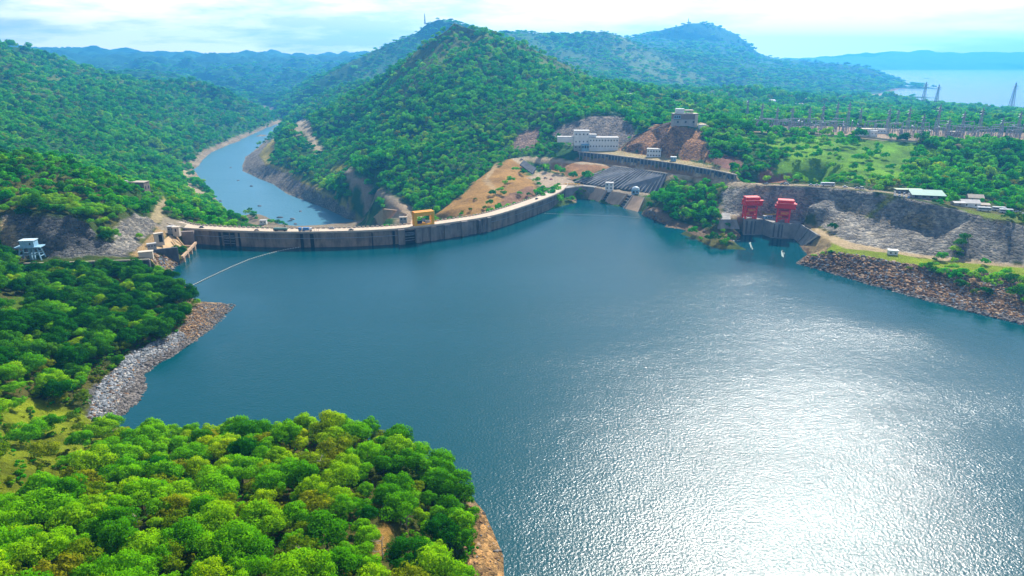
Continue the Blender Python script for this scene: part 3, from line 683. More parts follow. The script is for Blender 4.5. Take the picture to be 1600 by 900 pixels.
# thin cloud sheet: direction projected on a high layer
zz = N(nt, 'ShaderNodeMath', operation='ADD'); L(nt, sx.outputs[2], zz.inputs[0]); zz.inputs[1].default_value = 0.13
zm = N(nt, 'ShaderNodeMath', operation='MAXIMUM'); L(nt, zz.outputs[0], zm.inputs[0]); zm.inputs[1].default_value = 0.02
dx = N(nt, 'ShaderNodeMath', operation='DIVIDE'); L(nt, sx.outputs[0], dx.inputs[0]); L(nt, zm.outputs[0], dx.inputs[1])
dy = N(nt, 'ShaderNodeMath', operation='DIVIDE'); L(nt, sx.outputs[1], dy.inputs[0]); L(nt, zm.outputs[0], dy.inputs[1])
cx = N(nt, 'ShaderNodeCombineXYZ'); L(nt, dx.outputs[0], cx.inputs[0]); L(nt, dy.outputs[0], cx.inputs[1])
n1 = noise(nt, 0.55, 7, 0.62, cx.outputs[0]); n2 = noise(nt, 0.16, 3, 0.5, cx.outputs[0])
ma = N(nt, 'ShaderNodeMath', operation='MULTIPLY_ADD'); L(nt, n2, ma.inputs[0]); ma.inputs[1].default_value = 0.9; L(nt, n1, ma.inputs[2])
cl = ramp(nt, ma.outputs[0], [(0.86, (0, 0, 0)), (1.08, (1, 1, 1))])
# clouds and white air lie low; the zenith stays clear blue
lowm = N(nt, 'ShaderNodeMapRange'); lowm.interpolation_type = 'SMOOTHSTEP'; L(nt, sx.outputs[2], lowm.inputs[0]); lowm.inputs[1].default_value = 0.07; lowm.inputs[2].default_value = 0.28; lowm.inputs[3].default_value = 1.0; lowm.inputs[4].default_value = 0.12
cm = N(nt, 'ShaderNodeMath', operation='MULTIPLY'); L(nt, cl, cm.inputs[0]); L(nt, lowm.outputs[0], cm.inputs[1])
low2 = N(nt, 'ShaderNodeMapRange'); low2.interpolation_type = 'SMOOTHSTEP'; L(nt, sx.outputs[2], low2.inputs[0]); low2.inputs[1].default_value = 0.0; low2.inputs[2].default_value = 0.14; low2.inputs[3].default_value = 0.45; low2.inputs[4].default_value = 0.0
air = mix_rgb(nt, low2.outputs[0], sky.outputs[0], (6.8, 8.8, 10.4))
cover = mix_rgb(nt, cm.outputs[0], air, (13.2, 12.3, 11.3))
bg = N(nt, 'ShaderNodeBackground'); L(nt, cover, bg.inputs[0]); bg.inputs[1].default_value = 0.085
wo = N(nt, 'ShaderNodeOutputWorld'); L(nt, bg.outputs[0], wo.inputs[0])

HAZE = True
if HAZE:
    hm = bpy.data.materials.new('haze'); hm.use_nodes = True; nt = hm.node_tree; nt.nodes.clear()
    pv = N(nt, 'ShaderNodeVolumePrincipled'); pv.inputs['Color'].default_value = (0.09, 0.47, 1.0, 1); pv.inputs['Density'].default_value = 1.3e-4; pv.inputs['Anisotropy'].default_value = 0.45
    o = N(nt, 'ShaderNodeOutputMaterial'); L(nt, pv.outputs[0], o.inputs['Volume'])
    hb = MB().box(-10500, 18500, -6500, 9500, -110, 440).build('haze', hm); hb.rotation_euler = (0, 0, R(15))
    tag(hb, kind='stuff')

cd = bpy.data.cameras.new('camera'); cd.sensor_width = 36.0; cd.lens = 36.0 * F / 1600.0; cd.clip_start = 0.5; cd.clip_end = 40000
co = bpy.data.objects.new('camera', cd); COL.objects.link(co); co.location = (0, 0, H); co.rotation_euler = (R(90) - TILT, 0, 0)
S.camera = co
S.view_settings.view_transform = 'Standard'; S.view_settings.look = 'None'; S.view_settings.exposure = 0.88; S.view_settings.gamma = 1.0
S.cycles.max_bounces = 5; S.cycles.diffuse_bounces = 2; S.cycles.glossy_bounces = 2; S.cycles.transmission_bounces = 3; S.cycles.volume_bounces = 1
S.cycles.caustics_reflective = False; S.cycles.caustics_refractive = False
S.cycles.use_denoising = True
# ------------------------------------------------------------------ paints and building materials
CLEAR = []                     # (x, y, r) kept free of trees round every built thing
CARVE = []                     # (corner points, drop, floor): ground to be cut below built surfaces
def clear(p, r): CLEAR.append((p[0], p[1], r))
def concrete(name, c1, c2, streak=0.6, rough=0.9):
    m, nt = mat(name)
    n1 = noise(nt, 1.0, 6, 0.7, position(nt, (0.16, 0.16, 0.03)))
    n2 = noise(nt, 0.12, 5, 0.6, position(nt)); n3 = noise(nt, 2.2, 4, 0.7, position(nt))
    c = ramp(nt, n2, [(0.32, c2), (0.66, c1)])
    c = mix_rgb(nt, streak, c, ramp(nt, n1, [(0.36, (0.28, 0.27, 0.27)), (0.5, (0.85, 0.83, 0.8)), (0.68, (1.25, 1.18, 1.08))]), 'MULTIPLY')
    c = mix_rgb(nt, 0.5, c, ramp(nt, n3, [(0.3, (0.7, 0.7, 0.7)), (0.7, (1.2, 1.2, 1.2))]), 'MULTIPLY')
    surface(nt, c, rough, n3, 0.4, 0.3, spec=0.2)
    return m
M_DAM = concrete('dam_concrete', (0.33, 0.25, 0.19), (0.17, 0.15, 0.14), 0.85)
M_PIER = concrete('pier_concrete', (0.27, 0.235, 0.21), (0.17, 0.16, 0.155), 0.7)
M_ROADC = plain('pale_road', (0.50, 0.40, 0.29), (0.40, 0.32, 0.24), 0.25, 0.9)
M_PARA = plain('parapet', (0.52, 0.43, 0.33), (0.38, 0.32, 0.26), 0.4, 0.9)
M_CONC = concrete('grey_concrete', (0.32, 0.31, 0.29), (0.20, 0.20, 0.20), 0.55)
M_CONCB = concrete('blue_grey_concrete', (0.13, 0.14, 0.16), (0.075, 0.085, 0.10), 0.5)
M_APRON = concrete('apron_concrete', (0.52, 0.35, 0.22), (0.42, 0.29, 0.19), 0.3)
CARVE_LATE = []
M_OCHC = concrete('ochre_concrete', (0.48, 0.33, 0.17), (0.38, 0.26, 0.14), 0.25)
M_DARK = plain('dark_steel_and_shade', (0.018, 0.020, 0.024), (0.010, 0.011, 0.013), 0.5, 0.7)
M_WHITE = plain('white_wall', (0.72, 0.73, 0.70), (0.60, 0.62, 0.61), 0.2, 0.85)
M_CREAM = plain('cream_wall', (0.55, 0.47, 0.36), (0.45, 0.38, 0.30), 0.2, 0.85)
M_GREYW = plain('grey_wall', (0.36, 0.35, 0.33), (0.28, 0.27, 0.26), 0.3, 0.85)
M_BROWNW = plain('brown_wall', (0.24, 0.19, 0.16), (0.18, 0.14, 0.12), 0.3, 0.9)
M_ROOFG = plain('grey_roof', (0.42, 0.41, 0.39), (0.33, 0.32, 0.31), 0.3, 0.7)
M_ROOFT = plain('tan_roof', (0.42, 0.36, 0.28), (0.34, 0.28, 0.22), 0.3, 0.8)
M_TEAL = plain('teal_roof', (0.04, 0.20, 0.15), (0.03, 0.15, 0.12), 0.3, 0.6)
M_PALEG = plain('pale_green_roof', (0.24, 0.31, 0.18), (0.20, 0.26, 0.15), 0.3, 0.6)
M_BLUE = plain('blue_sheet', (0.10, 0.30, 0.50), (0.08, 0.24, 0.42), 0.4, 0.6)
M_PBLUE = plain('pale_blue_paint', (0.26, 0.44, 0.56), (0.19, 0.35, 0.46), 0.5, 0.6)
M_RED = plain('red_paint', (0.82, 0.010, 0.018), (0.68, 0.008, 0.014), 0.6, 0.5)
M_REDD = plain('dark_red_paint', (0.50, 0.012, 0.028), (0.38, 0.010, 0.020), 0.6, 0.5)
M_PINK = plain('faded_red_roof', (0.70, 0.07, 0.07), (0.60, 0.05, 0.05), 0.5, 0.6)
M_YEL = plain('yellow_paint', (0.92, 0.46, 0.010), (0.82, 0.38, 0.008), 0.6, 0.5)
M_ORANGE = plain('orange_paint', (0.78, 0.22, 0.015), (0.65, 0.17, 0.012), 0.6, 0.5)
M_STEEL = plain('galvanised_steel', (0.30, 0.33, 0.36), (0.22, 0.25, 0.28), 0.8, 0.5, 0.3)
M_GLASS = plain('window_glass', (0.035, 0.05, 0.065), (0.02, 0.03, 0.04), 0.5, 0.15, 0.0, 0.6)
M_TYRE = plain('tyre_rubber', (0.02, 0.02, 0.02), None, 1.0, 0.9)
M_FLOAT = plain('float_plastic', (0.50, 0.48, 0.42), (0.36, 0.35, 0.31), 0.8, 0.6)
M_FOAM_REFL = plain('foam_and_reflection', (0.24, 0.28, 0.25), (0.12, 0.20, 0.19), 0.6, 0.8)  # shore foam, and the pale reflections painted below the cranes
PAINT = {c: plain(c.replace(' ', '_') + '_paint', v, None, 0.8, 0.3, 0.0, 0.5) for c, v in {'white': (0.75, 0.75, 0.74), 'silver': (0.45, 0.47, 0.49), 'dark grey': (0.05, 0.055, 0.06), 'blue': (0.05, 0.20, 0.45), 'red': (0.45, 0.03, 0.03), 'beige': (0.45, 0.38, 0.28), 'green': (0.10, 0.22, 0.16)}.items()}

def frame(a, b):
    m = (a + b) / 2
    return m, math.atan2(b.y - a.y, b.x - a.x), (Vector((a.x, a.y)) - Vector((b.x, b.y))).length
def gz(px, py):
    p = hit(px, py); return p if p is not None else W(px, py, z=0)

# ------------------------------------------------------------------ the arch dam
def ribbon(line_, sec):
    """sweep a closed cross-section [(offset downstream, z)] along the dam line"""
    mb = MB(); n = len(sec); rows = [offset_line(line_, o) for o, z in sec]; k = len(line_)
    vs = [(rows[j][i].x, rows[j][i].y, sec[j][1]) for i in range(k) for j in range(n)]
    fs = [(i * n + j, (i + 1) * n + j, (i + 1) * n + (j + 1) % n, i * n + (j + 1) % n) for i in range(k - 1) for j in range(n)]
    fs += [tuple(range(n)), tuple(range((k - 1) * n + n - 1, (k - 1) * n - 1, -1))]
    return mb.add(vs, fs)
dam = thing('arch_dam', 'long curved concrete arch dam with a pale road along its crest', 'dam', (0, 0, 0))
ribbon(DAMLINE, [(0.4, -9), (22, -72), (12.6, 12.4), (0, 12.4)]).build('dam_wall', M_DAM, dam)
ribbon(DAMLINE, [(-0.9, 12.4), (13.6, 12.4), (13.6, 13.05), (-0.9, 13.05)]).build('road_deck', M_ROADC, dam)
ribbon(DAMLINE, [(-0.85, 13.05), (-0.35, 13.05), (-0.35, 13.95), (-0.85, 13.95)]).build('parapet', M_PARA, dam)
ribbon(DAMLINE, [(1.6, 13.05), (1.9, 13.05), (1.9, 13.3), (1.6, 13.3)]).build('kerb', M_PARA, dam)
ribbon(DAMLINE, [(-0.16, 7.6), (-0.02, 7.6), (-0.02, 7.95), (-0.16, 7.95)]).build('pipe', M_STEEL, dam)
far_edge = offset_line(DAMLINE, 13.1)
for a, b in zip(far_edge[:-1], far_edge[1:]):
    t = (b - a); l = t.length; t = t / max(l, 1e-6)
    if l > 1.5: MB().bar(a + t * 0.1 + Vector((0, 0, 0.65)), a + t * (l * 0.66) + Vector((0, 0, 0.65)), 0.5, 1.2).build('parapet_block', M_PARA, dam)
def on_dam(px):
    """point and direction on the upstream crest edge below a photo column"""
    best = min(range(len(DAMLINE) - 1), key=lambda i: abs(pix(DAMLINE[i])[0] - px) if pix(DAMLINE[i])[1] > 290 else 1e9)
    a, b = DAMLINE[best], DAMLINE[best + 1]
    return a, (b - a).normalized()
def on_face(x0, x1, out, z0, z1, depth=1.0):
    a, _ = on_dam(x0); b, _ = on_dam(x1)
    u = (px_lerp(x0), px_lerp(x1)); t = (u[1] - u[0]).normalized(); nrm = Vector((t.y, -t.x, 0))
    p, q = u
    return MB().prism([(p.x + nrm.x * out, p.y + nrm.y * out), (q.x + nrm.x * out, q.y + nrm.y * out), (q.x - nrm.x * depth, q.y - nrm.y * depth), (p.x - nrm.x * depth, p.y - nrm.y * depth)], z0, z1)
_DPX = np.array([pix(p)[0] for p in DAMLINE])
def px_lerp(px):
    k = int(np.argmax(_DPX)); i = int(np.clip(np.searchsorted(_DPX[:k + 1], px), 1, k))
    t = (px - _DPX[i - 1]) / (_DPX[i] - _DPX[i - 1] + 1e-9)
    return DAMLINE[i - 1].lerp(DAMLINE[i], t)
for x0, x1, out, top in ((621, 631, 3.4, 12.9), (648, 656.5, 3.4, 12.2), (671, 680, 2.6, 12.2), (693, 702, 2.2, 12.2), (719, 728.5, 3.4, 13.4), (739, 742, 1.6, 12.2), (745.5, 749, 2.8, 12.2), (753, 755, 1.6, 12.2), (759, 764, 3.4, 13.2)):
    on_face(x0, x1, out, -9, top).build('pier', M_PIER, dam, bevel=0.15)
for x0, x1, out, top in ((656.6, 671, 1.1, 11.6), (680, 693, 1.1, 11.6), (702, 719, 1.1, 11.8), (728.6, 739, 0.9, 11.8), (742, 745.5, 0.6, 11.6), (749, 753, 0.8, 11.6), (755, 759, 0.8, 11.6)):
    on_face(x0, x1, out, -9, top).build('infill_panel', M_PIER, dam)
for x0, x1, z1 in ((632, 647.5, 11.0), (340.5, 344.5, 11.6), (348, 357, 11.6), (358.5, 366, 11.6), (371, 374, 11.6), (468, 473, 11.6), (483.5, 489.5, 11.6), (580, 582, 11), (612.5, 616.5, 11.6)):
    mb = on_face(x0, x1, 0.12, -9, z1, 0.3)
    g = mb.build('shaded_gate_opening', M_DARK, dam)  # dark panel, the shade of an open slot put into its colour
    if x1 - x0 > 7:
        mb = MB()
        for zz_ in (2.2, 4.4, 6.6, 8.8):
            q = on_face(x0 + .4, x1 - .4, 0.42, zz_, zz_ + 0.35, 0.0); mb.add(q.v, q.f)
        mb.build('gate_rib', M_STEEL, g)
pn = px_lerp(664); clear(pn, 30)

# ------------------------------------------------------------------ yellow gantry crane on the crest
def yellow_gantry():
    a, b = px_lerp(648.5), px_lerp(679); m, rz, w = frame(a, b)
    nrm = Vector((-math.sin(rz), math.cos(rz), 0)); m = m + nrm * 3.2
    t = thing('gantry_crane', 'yellow gantry crane standing on the dam crest', 'crane', (m.x, m.y, 13.06), rz)
    h = 12.6; w = w
    for sx in (-1, 1):
        for sy in (-1, 1):
            MB().box(sx * (w / 2 - 1.1) - 1.1, sx * (w / 2 - 1.1) + 1.1, sy * 2.6 - .7, sy * 2.6 + .7, 0.5, h - 3.4).build('leg', M_YEL, t, bevel=.12)
            MB().tube((sx * (w / 2 - 1.1) - .9, sy * 2.6, .42), (sx * (w / 2 - 1.1) + .9, sy * 2.6, .42), .42, n=10).build('wheel', M_TYRE, t)
    for sy in (-1, 1):
        g = MB().box(-w / 2 - .25, w / 2 + .25, sy * 2.8 - .6, sy * 2.8 + .6, h - 3.4, h).build('girder', M_YEL, t, bevel=.15)
        for k in range(4):
            x = -w / 2 + 1.8 + k * (w - 3.6) / 3
            MB().tube((x, sy * 2.8 - sy * .05 - .62, h - 1.9), (x, sy * 2.8 - .58, h - 1.9), .42, n=10).build('porthole', M_DARK, g)
        MB().box(-w / 2 + .1, w / 2 - .1, sy * 2.6 - .4, sy * 2.6 + .4, 0.75, 2.0).build('sill_beam', M_YEL, t, bevel=.1)
    MB().box(-w / 2 + .2, w / 2 - .2, -2.1, 2.1, h - .5, h - .1).build('top_deck', M_ORANGE, t)
    for x0, x1, z0, z1, mt in ((-w / 2 + 2.6, -1.5, 2.1, 4.6, M_DARK), (-1.0, 1.5, 3.8, 6.2, M_STEEL), (1.8, w / 2 - 2.6, 2.1, 4.2, M_CREAM)):
        MB().box(x0, x1, -1.2, 1.2, z0, z1).build('hoist_drum', mt, t, bevel=.2)
    MB().tube((-w / 2 + 2.3, 0, h - 4.1), (w / 2 - 2.3, 0, h - 4.1), .3, n=8).build('lifting_beam', M_YEL, t)
    MB().bar((w / 2, -1, 2.8), (w / 2 + 3, -1, 2.8), .5, .5).build('buffer', M_ORANGE, t)
    return t
yellow_gantry()

# ------------------------------------------------------------------ the two red intake cranes
def red_crane(pa, pb, label):
    a, b = W(*pa, z=13.7), W(*pb, z=13.7); m, rz, _ = frame(a, b)
    nrm = Vector((-math.sin(rz), math.cos(rz), 0)); m = m + nrm * 4.6
    t = thing('gate_crane', label, 'crane', (m.x, m.y, 13.72), rz, 'red intake cranes')
    w, dp, h1, h2 = 11.0, 7.0, 12.0, 20.2
    for sx in (-1, 1):
        for sy in (-1, 1):
            MB().box(sx * (w / 2 - .6) - .6, sx * (w / 2 - .6) + .6, sy * (dp / 2 - .6) - .6, sy * (dp / 2 - .6) + .6, 0, h1).build('leg', M_RED, t, bevel=.08)
    for sy in (-1, 1):
        mb = MB(); y = sy * (dp / 2 - .6)
        for z in (3.2, 6.4, 9.6): mb.bar((-w / 2 + .6, y, z), (w / 2 - .6, y, z), .5, .6)
        mb.bar((-w / 2 + .6, y, .3), (-1.2, y, 3.2), .4); mb.bar((w / 2 - .6, y, .3), (1.2, y, 3.2), .4)
        mb.bar((-w / 2 + .6, y, 6.4), (0, y, 9.6), .4); mb.bar((w / 2 - .6, y, 6.4), (0, y, 9.6), .4)
        mb.build('cross_brace', M_RED, t)
    for sx in (-1, 1):
        mb = MB(); x = sx * (w / 2 - .6)
        for z in (3.2, 6.4, 9.6): mb.bar((x, -dp / 2 + .6, z), (x, dp / 2 - .6, z), .5, .6)
        mb.bar((x, -dp / 2 + .6, .3), (x, dp / 2 - .6, 3.2), .4); mb.bar((x, dp / 2 - .6, 3.2), (x, -dp / 2 + .6, 6.4), .4)
        mb.build('cross_brace', M_RED, t)
    MB().box(-w / 2 + 1.3, w / 2 - 1.3, .4, dp / 2 - 1.3, 3.6, 10.5).build('back_panel', M_REDD, t)
    MB().box(-2.6, 4.0, -dp / 2 + .7, -dp / 2 + 1.8, 6.9, 9.2).build('hoist_beam', M_ORANGE, t, bevel=.12)
    MB().box(-5.0, -1.2, -dp / 2 + .9, -dp / 2 + 1.8, 4.3, 5.6).build('walkway_panel', M_ORANGE, t)
    MB().box(1.6, 4.2, -dp / 2 - .2, -dp / 2 + 1.3, 0.0, 3.0).build('cable_reel', M_PINK, t, bevel=.25)
    hx0, hx1 = -w / 2 - 1.6, w / 2 + 4.2
    MB().box(hx0 + .4, hx1 - .4, -dp / 2 - 1.4, dp / 2 + 1.4, h1, h1 + .6).build('platform', M_REDD, t)
    hs = MB().box(hx0 + .8, hx1 - .6, -dp / 2 - 1.0, dp / 2 + 1.0, h1 + .6, h1 + 4.6).build('machinery_house', M_RED, t, bevel=.1)
    mb = MB()
    n = 9
    for k in range(n):
        x = hx0 + 1.1 + k * (hx1 - hx0 - 2.0) / (n - 1)
        mb.box(x - .16, x + .16, -dp / 2 - 1.35, -dp / 2 - .95, h1 + .2, h1 + 4.6)
    mb.build('wall_rib', M_RED, hs)
    mb = MB().box(hx0 + .2, hx1 + .1, -dp / 2 - 1.9, -dp / 2 + 1.6, h1 + 4.6, h1 + 5.0)
    mb.build('eave_roof', M_PINK, hs)
    MB().box(hx0 + 1.6, hx1 - 2.2, -dp / 2 + 1.0, dp / 2 + .6, h1 + 4.6, h1 + 7.2).build('upper_house', M_RED, t, bevel=.1)
    MB().box(hx0 + 1.2, hx1 - 2.6, -dp / 2 + .5, dp / 2 + 1.0, h1 + 7.2, h1 + 7.7, (.4, .9)).build('roof', M_PINK, t)
    MB().box(hx0 - .9, hx0 + .8, -dp / 2 - 1.2, -dp / 2 + 1.4, h1 + .8, h1 + 3.0).build('cab', M_RED, t, bevel=.1)
    MB().bar((hx0 - 1.2, -dp / 2 - 1.2, h1 + 4.6), (hx0 + 1.2, -dp / 2 - 1.4, h1 + 2.9), .35).build('stay', M_PINK, t)
    return t
red_crane((1161, 343), (1186, 342.6), 'red gate crane on the intake, the one beside the wooded point')
red_crane((1210, 347.3), (1236, 349), 'red gate crane on the jutting intake block, nearer the bank road')

# concrete intake under the cranes
it = thing('power_intake', 'grey concrete power intake under the red cranes', 'intake structure', W(1200, 346, z=0))
def I(px, py, z=13.7):
    p = W(px, py, z=z); return (p.x, p.y)
def rel(mb, o):
    mb.v = [v - o.location for v in mb.v]; return mb
front = [I(1163, 343), I(1192.5, 342.5), I(1206, 347), I(1236, 349), I(1250, 349.5)]
back = [I(1262, 346), I(1236, 340.5), I(1200, 336.5), I(1160, 336.5)]
rel(MB().prism(front + back, -10, 13.72), it).build('intake_block', M_CONC, it)
f0, f1, f2, f3 = [Vector((*p, 0)) for p in front[:4]]
def on_wall(p, q, t0, t1, out, z0, z1):
    u = (q - p); l = u.length; u = u / l; n = Vector((u.y, -u.x, 0))
    a, b = p + u * (l * t0), p + u * (l * t1)
    return rel(MB().prism([(a.x + n.x * out, a.y + n.y * out), (b.x + n.x * out, b.y + n.y * out), (b.x - n.x * .5, b.y - n.y * .5), (a.x - n.x * .5, a.y - n.y * .5)], z0, z1), it)
for p, q in ((f0, f1), (f2, f3)):
    for t0, t1 in ((0.0, .07), (.46, .54), (.93, 1.0)): on_wall(p, q, t0, t1, .9, -8, 13.5).build('pilaster', M_CONC, it, bevel=.1)
    for t0, t1 in ((.12, .2), (.36, .46), (.54, .62)): on_wall(p, q, t0, t1, .25, -8, 12.2).build('gate_slot', M_CONCB, it)
    on_wall(p, q, 0, 1, 1.6, -.6, .5).build('ledge', M_CONC, it)
CARVE.append(([Vector((*p, 0)) for p in [I(1160, 344), I(1192.5, 343), I(1206, 347.5), I(1236, 349.5), I(1251, 350), I(1258, 347), I(1236, 342.5), I(1200, 338.5), I(1160, 338.5)]], 0, -9))
w0, w1 = W(1250, 349.5, z=13.6), W(1279, 368, z=13.6); b0, b1 = W(1239, 374.5, z=-1), W(1253, 388, z=-1)
def slab(pts, th):
    """quad slab; th = thickness downwards along its normal"""
    p = [Vector(q) for q in pts]; n = (p[1] - p[0]).cross(p[3] - p[0]).normalized()
    if n.z < 0: n = -n
    q = [v - n * th for v in p]
    return MB().add(p + q, [(0, 1, 2, 3), (7, 6, 5, 4)] + [(i, 4 + i, 4 + (i + 1) % 4, (i + 1) % 4) for i in range(4)])
CARVE.append(([b0, b1, w1, w0], 2.5, None)); CARVE.append(([W(1121, 358, z=5.5), W(1156, 358, z=5.5), W(1151, 343, z=13.75), W(1126, 343, z=13.75)], 1.5, None))
rel(slab([b0, b1, w1, w0], 2.5), it).build('wing_wall', M_CONC, it)
up = Vector((0, 0, .6))
rel(MB().bar(b1 + up, w1 + up, 2.0, 1.0), it).build('wing_kerb', M_PARA, it)
rel(MB().bar(b0.lerp(b1, .45) + up * .7, w0.lerp(w1, .5) + up * .7, 1.0, .8), it).build('wing_rib', M_CONC, it)
rel(slab([W(1121, 358, z=5.5), W(1156, 358, z=5.5), W(1151, 343, z=13.75), W(1126, 343, z=13.75)], 2.5), it).build('ramp_slab', M_CONC, it)
rel(slab([W(1126, 342.6, z=13.8), W(1142, 342.8, z=13.8), W(1140, 333, z=14.2), W(1128, 332, z=14.2)], .5), it).build('deck_slab', M_CONC, it)
clear(W(1180, 338, z=13.7), 18); clear(W(1222, 343, z=13.7), 20); clear(W(1140, 345, z=10), 12); clear(W(1262, 368, z=8), 12)
CARVE.append(([W(a, b, z=0) for a, b in ((1162, 368), (1192, 366), (1206, 374), (1238, 376), (1250, 388), (1240, 406), (1200, 397), (1154, 379))], 0, -6))
cabin = thing('site_cabin', 'small blue grey site cabin between the two red cranes', 'cabin', W(1199.5, 341.5, z=13.72), 0.1)
MB().box(-4, 4, -1.5, 1.5, 0, 2.6).build('wall', M_PBLUE, cabin, bevel=.08); MB().box(-4.2, 4.2, -1.7, 1.7, 2.6, 2.8).build('roof', M_ROOFG, cabin)
for x in (-2.2, .2, 2.4): MB().box(x - .5, x + .5, -1.54, -1.49, 1, 2).build('window', M_GLASS, cabin)
jib = thing('yellow_jib', 'low yellow boom resting beside the red crane legs', 'crane boom', W(1203, 339.5, z=13.72), 0.05)
MB().bar((-5, 0, 2.6), (5, 0, 2.8), 1.0, .9).build('boom', plain('lime_yellow_paint', (0.62, 0.50, 0.02), None, .5, .5), jib)
for x in (-4, 4): MB().box(x - .3, x + .3, -.4, .4, 0, 2.3).build('support', M_STEEL, jib)

# ------------------------------------------------------------------ left abutment: terrace wall, gantry, old intake
tw = thing('terrace_wall', 'grey retaining wall below the terrace with the pale blue gantry', 'retaining wall', (0, 0, 0))
pts = [W(a, b, z=13.5) for a, b in TW]
for a, b in zip(pts[:-1], pts[1:]):
    u = (b - a).normalized(); n = Vector((u.y, -u.x, 0))
    MB().prism([(a.x + n.x * 1.6, a.y + n.y * 1.6), (b.x + n.x * 1.6, b.y + n.y * 1.6), (b.x - n.x * .6, b.y - n.y * .6), (a.x - n.x * .6, a.y - n.y * .6)], 1.5, 13.6).build('wall_panel', M_CONCB, tw)
    MB().prism([(a.x + n.x * 2.0, a.y + n.y * 2.0), (b.x + n.x * 2.0, b.y + n.y * 2.0), (b.x + n.x * 1.2, b.y + n.y * 1.2), (a.x + n.x * 1.2, a.y + n.y * 1.2)], 13.6, 14.5).build('coping', M_CREAM, tw)
for k in range(9):
    t = k / 8; px = 112 + 122 * t; py = np.interp(px, [a for a, b in TW], [b for a, b in TW]); a = W(px, py, z=13.5)
    MB().box(a.x - .8, a.x + .8, a.y - 2.6, a.y - 1.3, 1.5, 12.8).build('buttress', M_CONCB, tw)
a, b = W(194, 407.6, z=13), W(231, 405.9, z=13)
MB().box(a.x, b.x, a.y - 3.1, a.y - 1.9, 4.0, 10.0).build('repair_panel', M_CREAM, tw)
for px in (60, 110, 160, 210, 235): clear(W(px, 407, z=13), 12)
def blue_gantry():
    m = W(51, 405.5, z=13.5)
    t = thing('gantry_hoist', 'pale blue gantry with a square hut on top, on the terrace', 'gantry', m, 0.12)
    for sx in (-1, 1):
        for sy in (-1, 1):
            MB().bar((sx * 7.6, sy * 3.2, 0), (sx * 5.6, sy * 2.2, 9.2), .75, .75).build('leg', M_PBLUE, t)
        mb = MB().bar((sx * 7.0, -2.9, 3), (sx * 7.0, 2.9, 3), .5).bar((sx * 6.2, -2.6, 6.4), (sx * 6.2, 2.6, 6.4), .5); mb.build('cross_beam', M_PBLUE, t)
    for sy in (-1, 1): MB().bar((-6.9, sy * 2.8, 4.2), (6.9, sy * 2.8, 4.2), .5, .6).build('cross_beam', M_PBLUE, t)
    MB().box(-1.2, .3, -.8, .8, 0, 9.2).build('lift_shaft', M_PBLUE, t); MB().box(1.4, 2.3, -.8, .8, 0, 9.2).build('lift_shaft', M_PBLUE, t)
    MB().box(-8.6, 8.6, -3.8, 3.8, 9.2, 10.0).build('platform', M_PBLUE, t, bevel=.1)
    h = MB().box(-4.6, 4.6, -3.0, 3.0, 10.0, 14.2).build('hut', M_PBLUE, t, bevel=.1)
    MB().box(-5.0, 5.0, -3.4, 3.4, 14.2, 14.7).build('hut_roof', plain('pale_roof', (0.55, 0.68, 0.74), None, .4, .6), h)
    MB().box(1.6, 2.6, -3.05, -2.98, 11.4, 12.8).build('window', M_GLASS, h)
    clear(m, 14)
blue_gantry()
oi_ = thing('old_intake', 'ochre concrete intake basin with cross beams at the dam end', 'intake structure', W(265, 385, z=0))
A, B, Cc, Dd = W(236, 391, z=12.2), W(277, 387, z=12.2), W(281, 363, z=12.2), W(262, 366, z=12.2)
def wallseg(a, b, z0, z1, th, m, name, out=0):
    u = (b - a); u.z = 0; u.normalize(); n = Vector((u.y, -u.x, 0))
    return rel(MB().prism([(a.x + n.x * out, a.y + n.y * out), (b.x + n.x * out, b.y + n.y * out), (b.x + n.x * (out - th), b.y + n.y * (out - th)), (a.x + n.x * (out - th), a.y + n.y * (out - th))], z0, z1), oi_).build(name, m, oi_, bevel=.1)
wallseg(A, B, -3, 12.4, 2.2, M_CONCB, 'side_wall')
wallseg(W(281, 363, z=12), W(302, 362.3, z=12), -3, 12.4, 3.5, M_BROWNW, 'side_wall')
CARVE.append(([W(238, 390, z=11.5), W(280, 397, z=2.2), W(291, 386, z=2.2), W(266, 366.5, z=11.8)], 2.0, None))
CARVE.append(([W(280, 397, z=-3), W(291, 386, z=-3), W(306, 378, z=-3), W(285, 403, z=-3)], 0, -4))
rel(slab([W(238, 390, z=11.5), W(280, 397, z=2.2), W(291, 386, z=2.2), W(266, 366.5, z=11.8)], 4), oi_).build('apron', M_OCHC, oi_)
for a, b in (((270, 374.5), (281, 394)), ((276, 371), (288, 386.5))):
    rel(MB().bar(W(*a, z=10.2) + Vector((0, 0, .3)), W(*b, z=2.6) + Vector((0, 0, .8)), .8, 1.2), oi_).build('dividing_wall', M_OCHC, oi_)
e0, e1 = W(306, 379.3, z=5), W(284.5, 402, z=5)
rel(MB().bar(e0, e1, 1.6, 1.8), oi_).build('front_beam', M_APRON, oi_)
for t, q in ((.25, (288, 384.5)), (.5, (283, 389.5)), (.75, (279, 395.5))):
    rel(MB().bar(e0.lerp(e1, t), W(*q, z=5), 1.2, 1.4), oi_).build('cross_beam', M_APRON, oi_)
for t in (.12, .38, .62, .9): q = e0.lerp(e1, t); rel(MB().box(q.x - .7, q.x + .7, q.y - .7, q.y + .7, -6, 4.2), oi_).build('column', M_APRON, oi_)
for px, py in ((250, 380), (270, 375), (285, 370), (262, 400), (232, 398), (245, 368), (280, 356), (262, 352), (215, 402), (228, 386), (295, 366), (272, 404)): clear(W(px, py, z=11), 11)

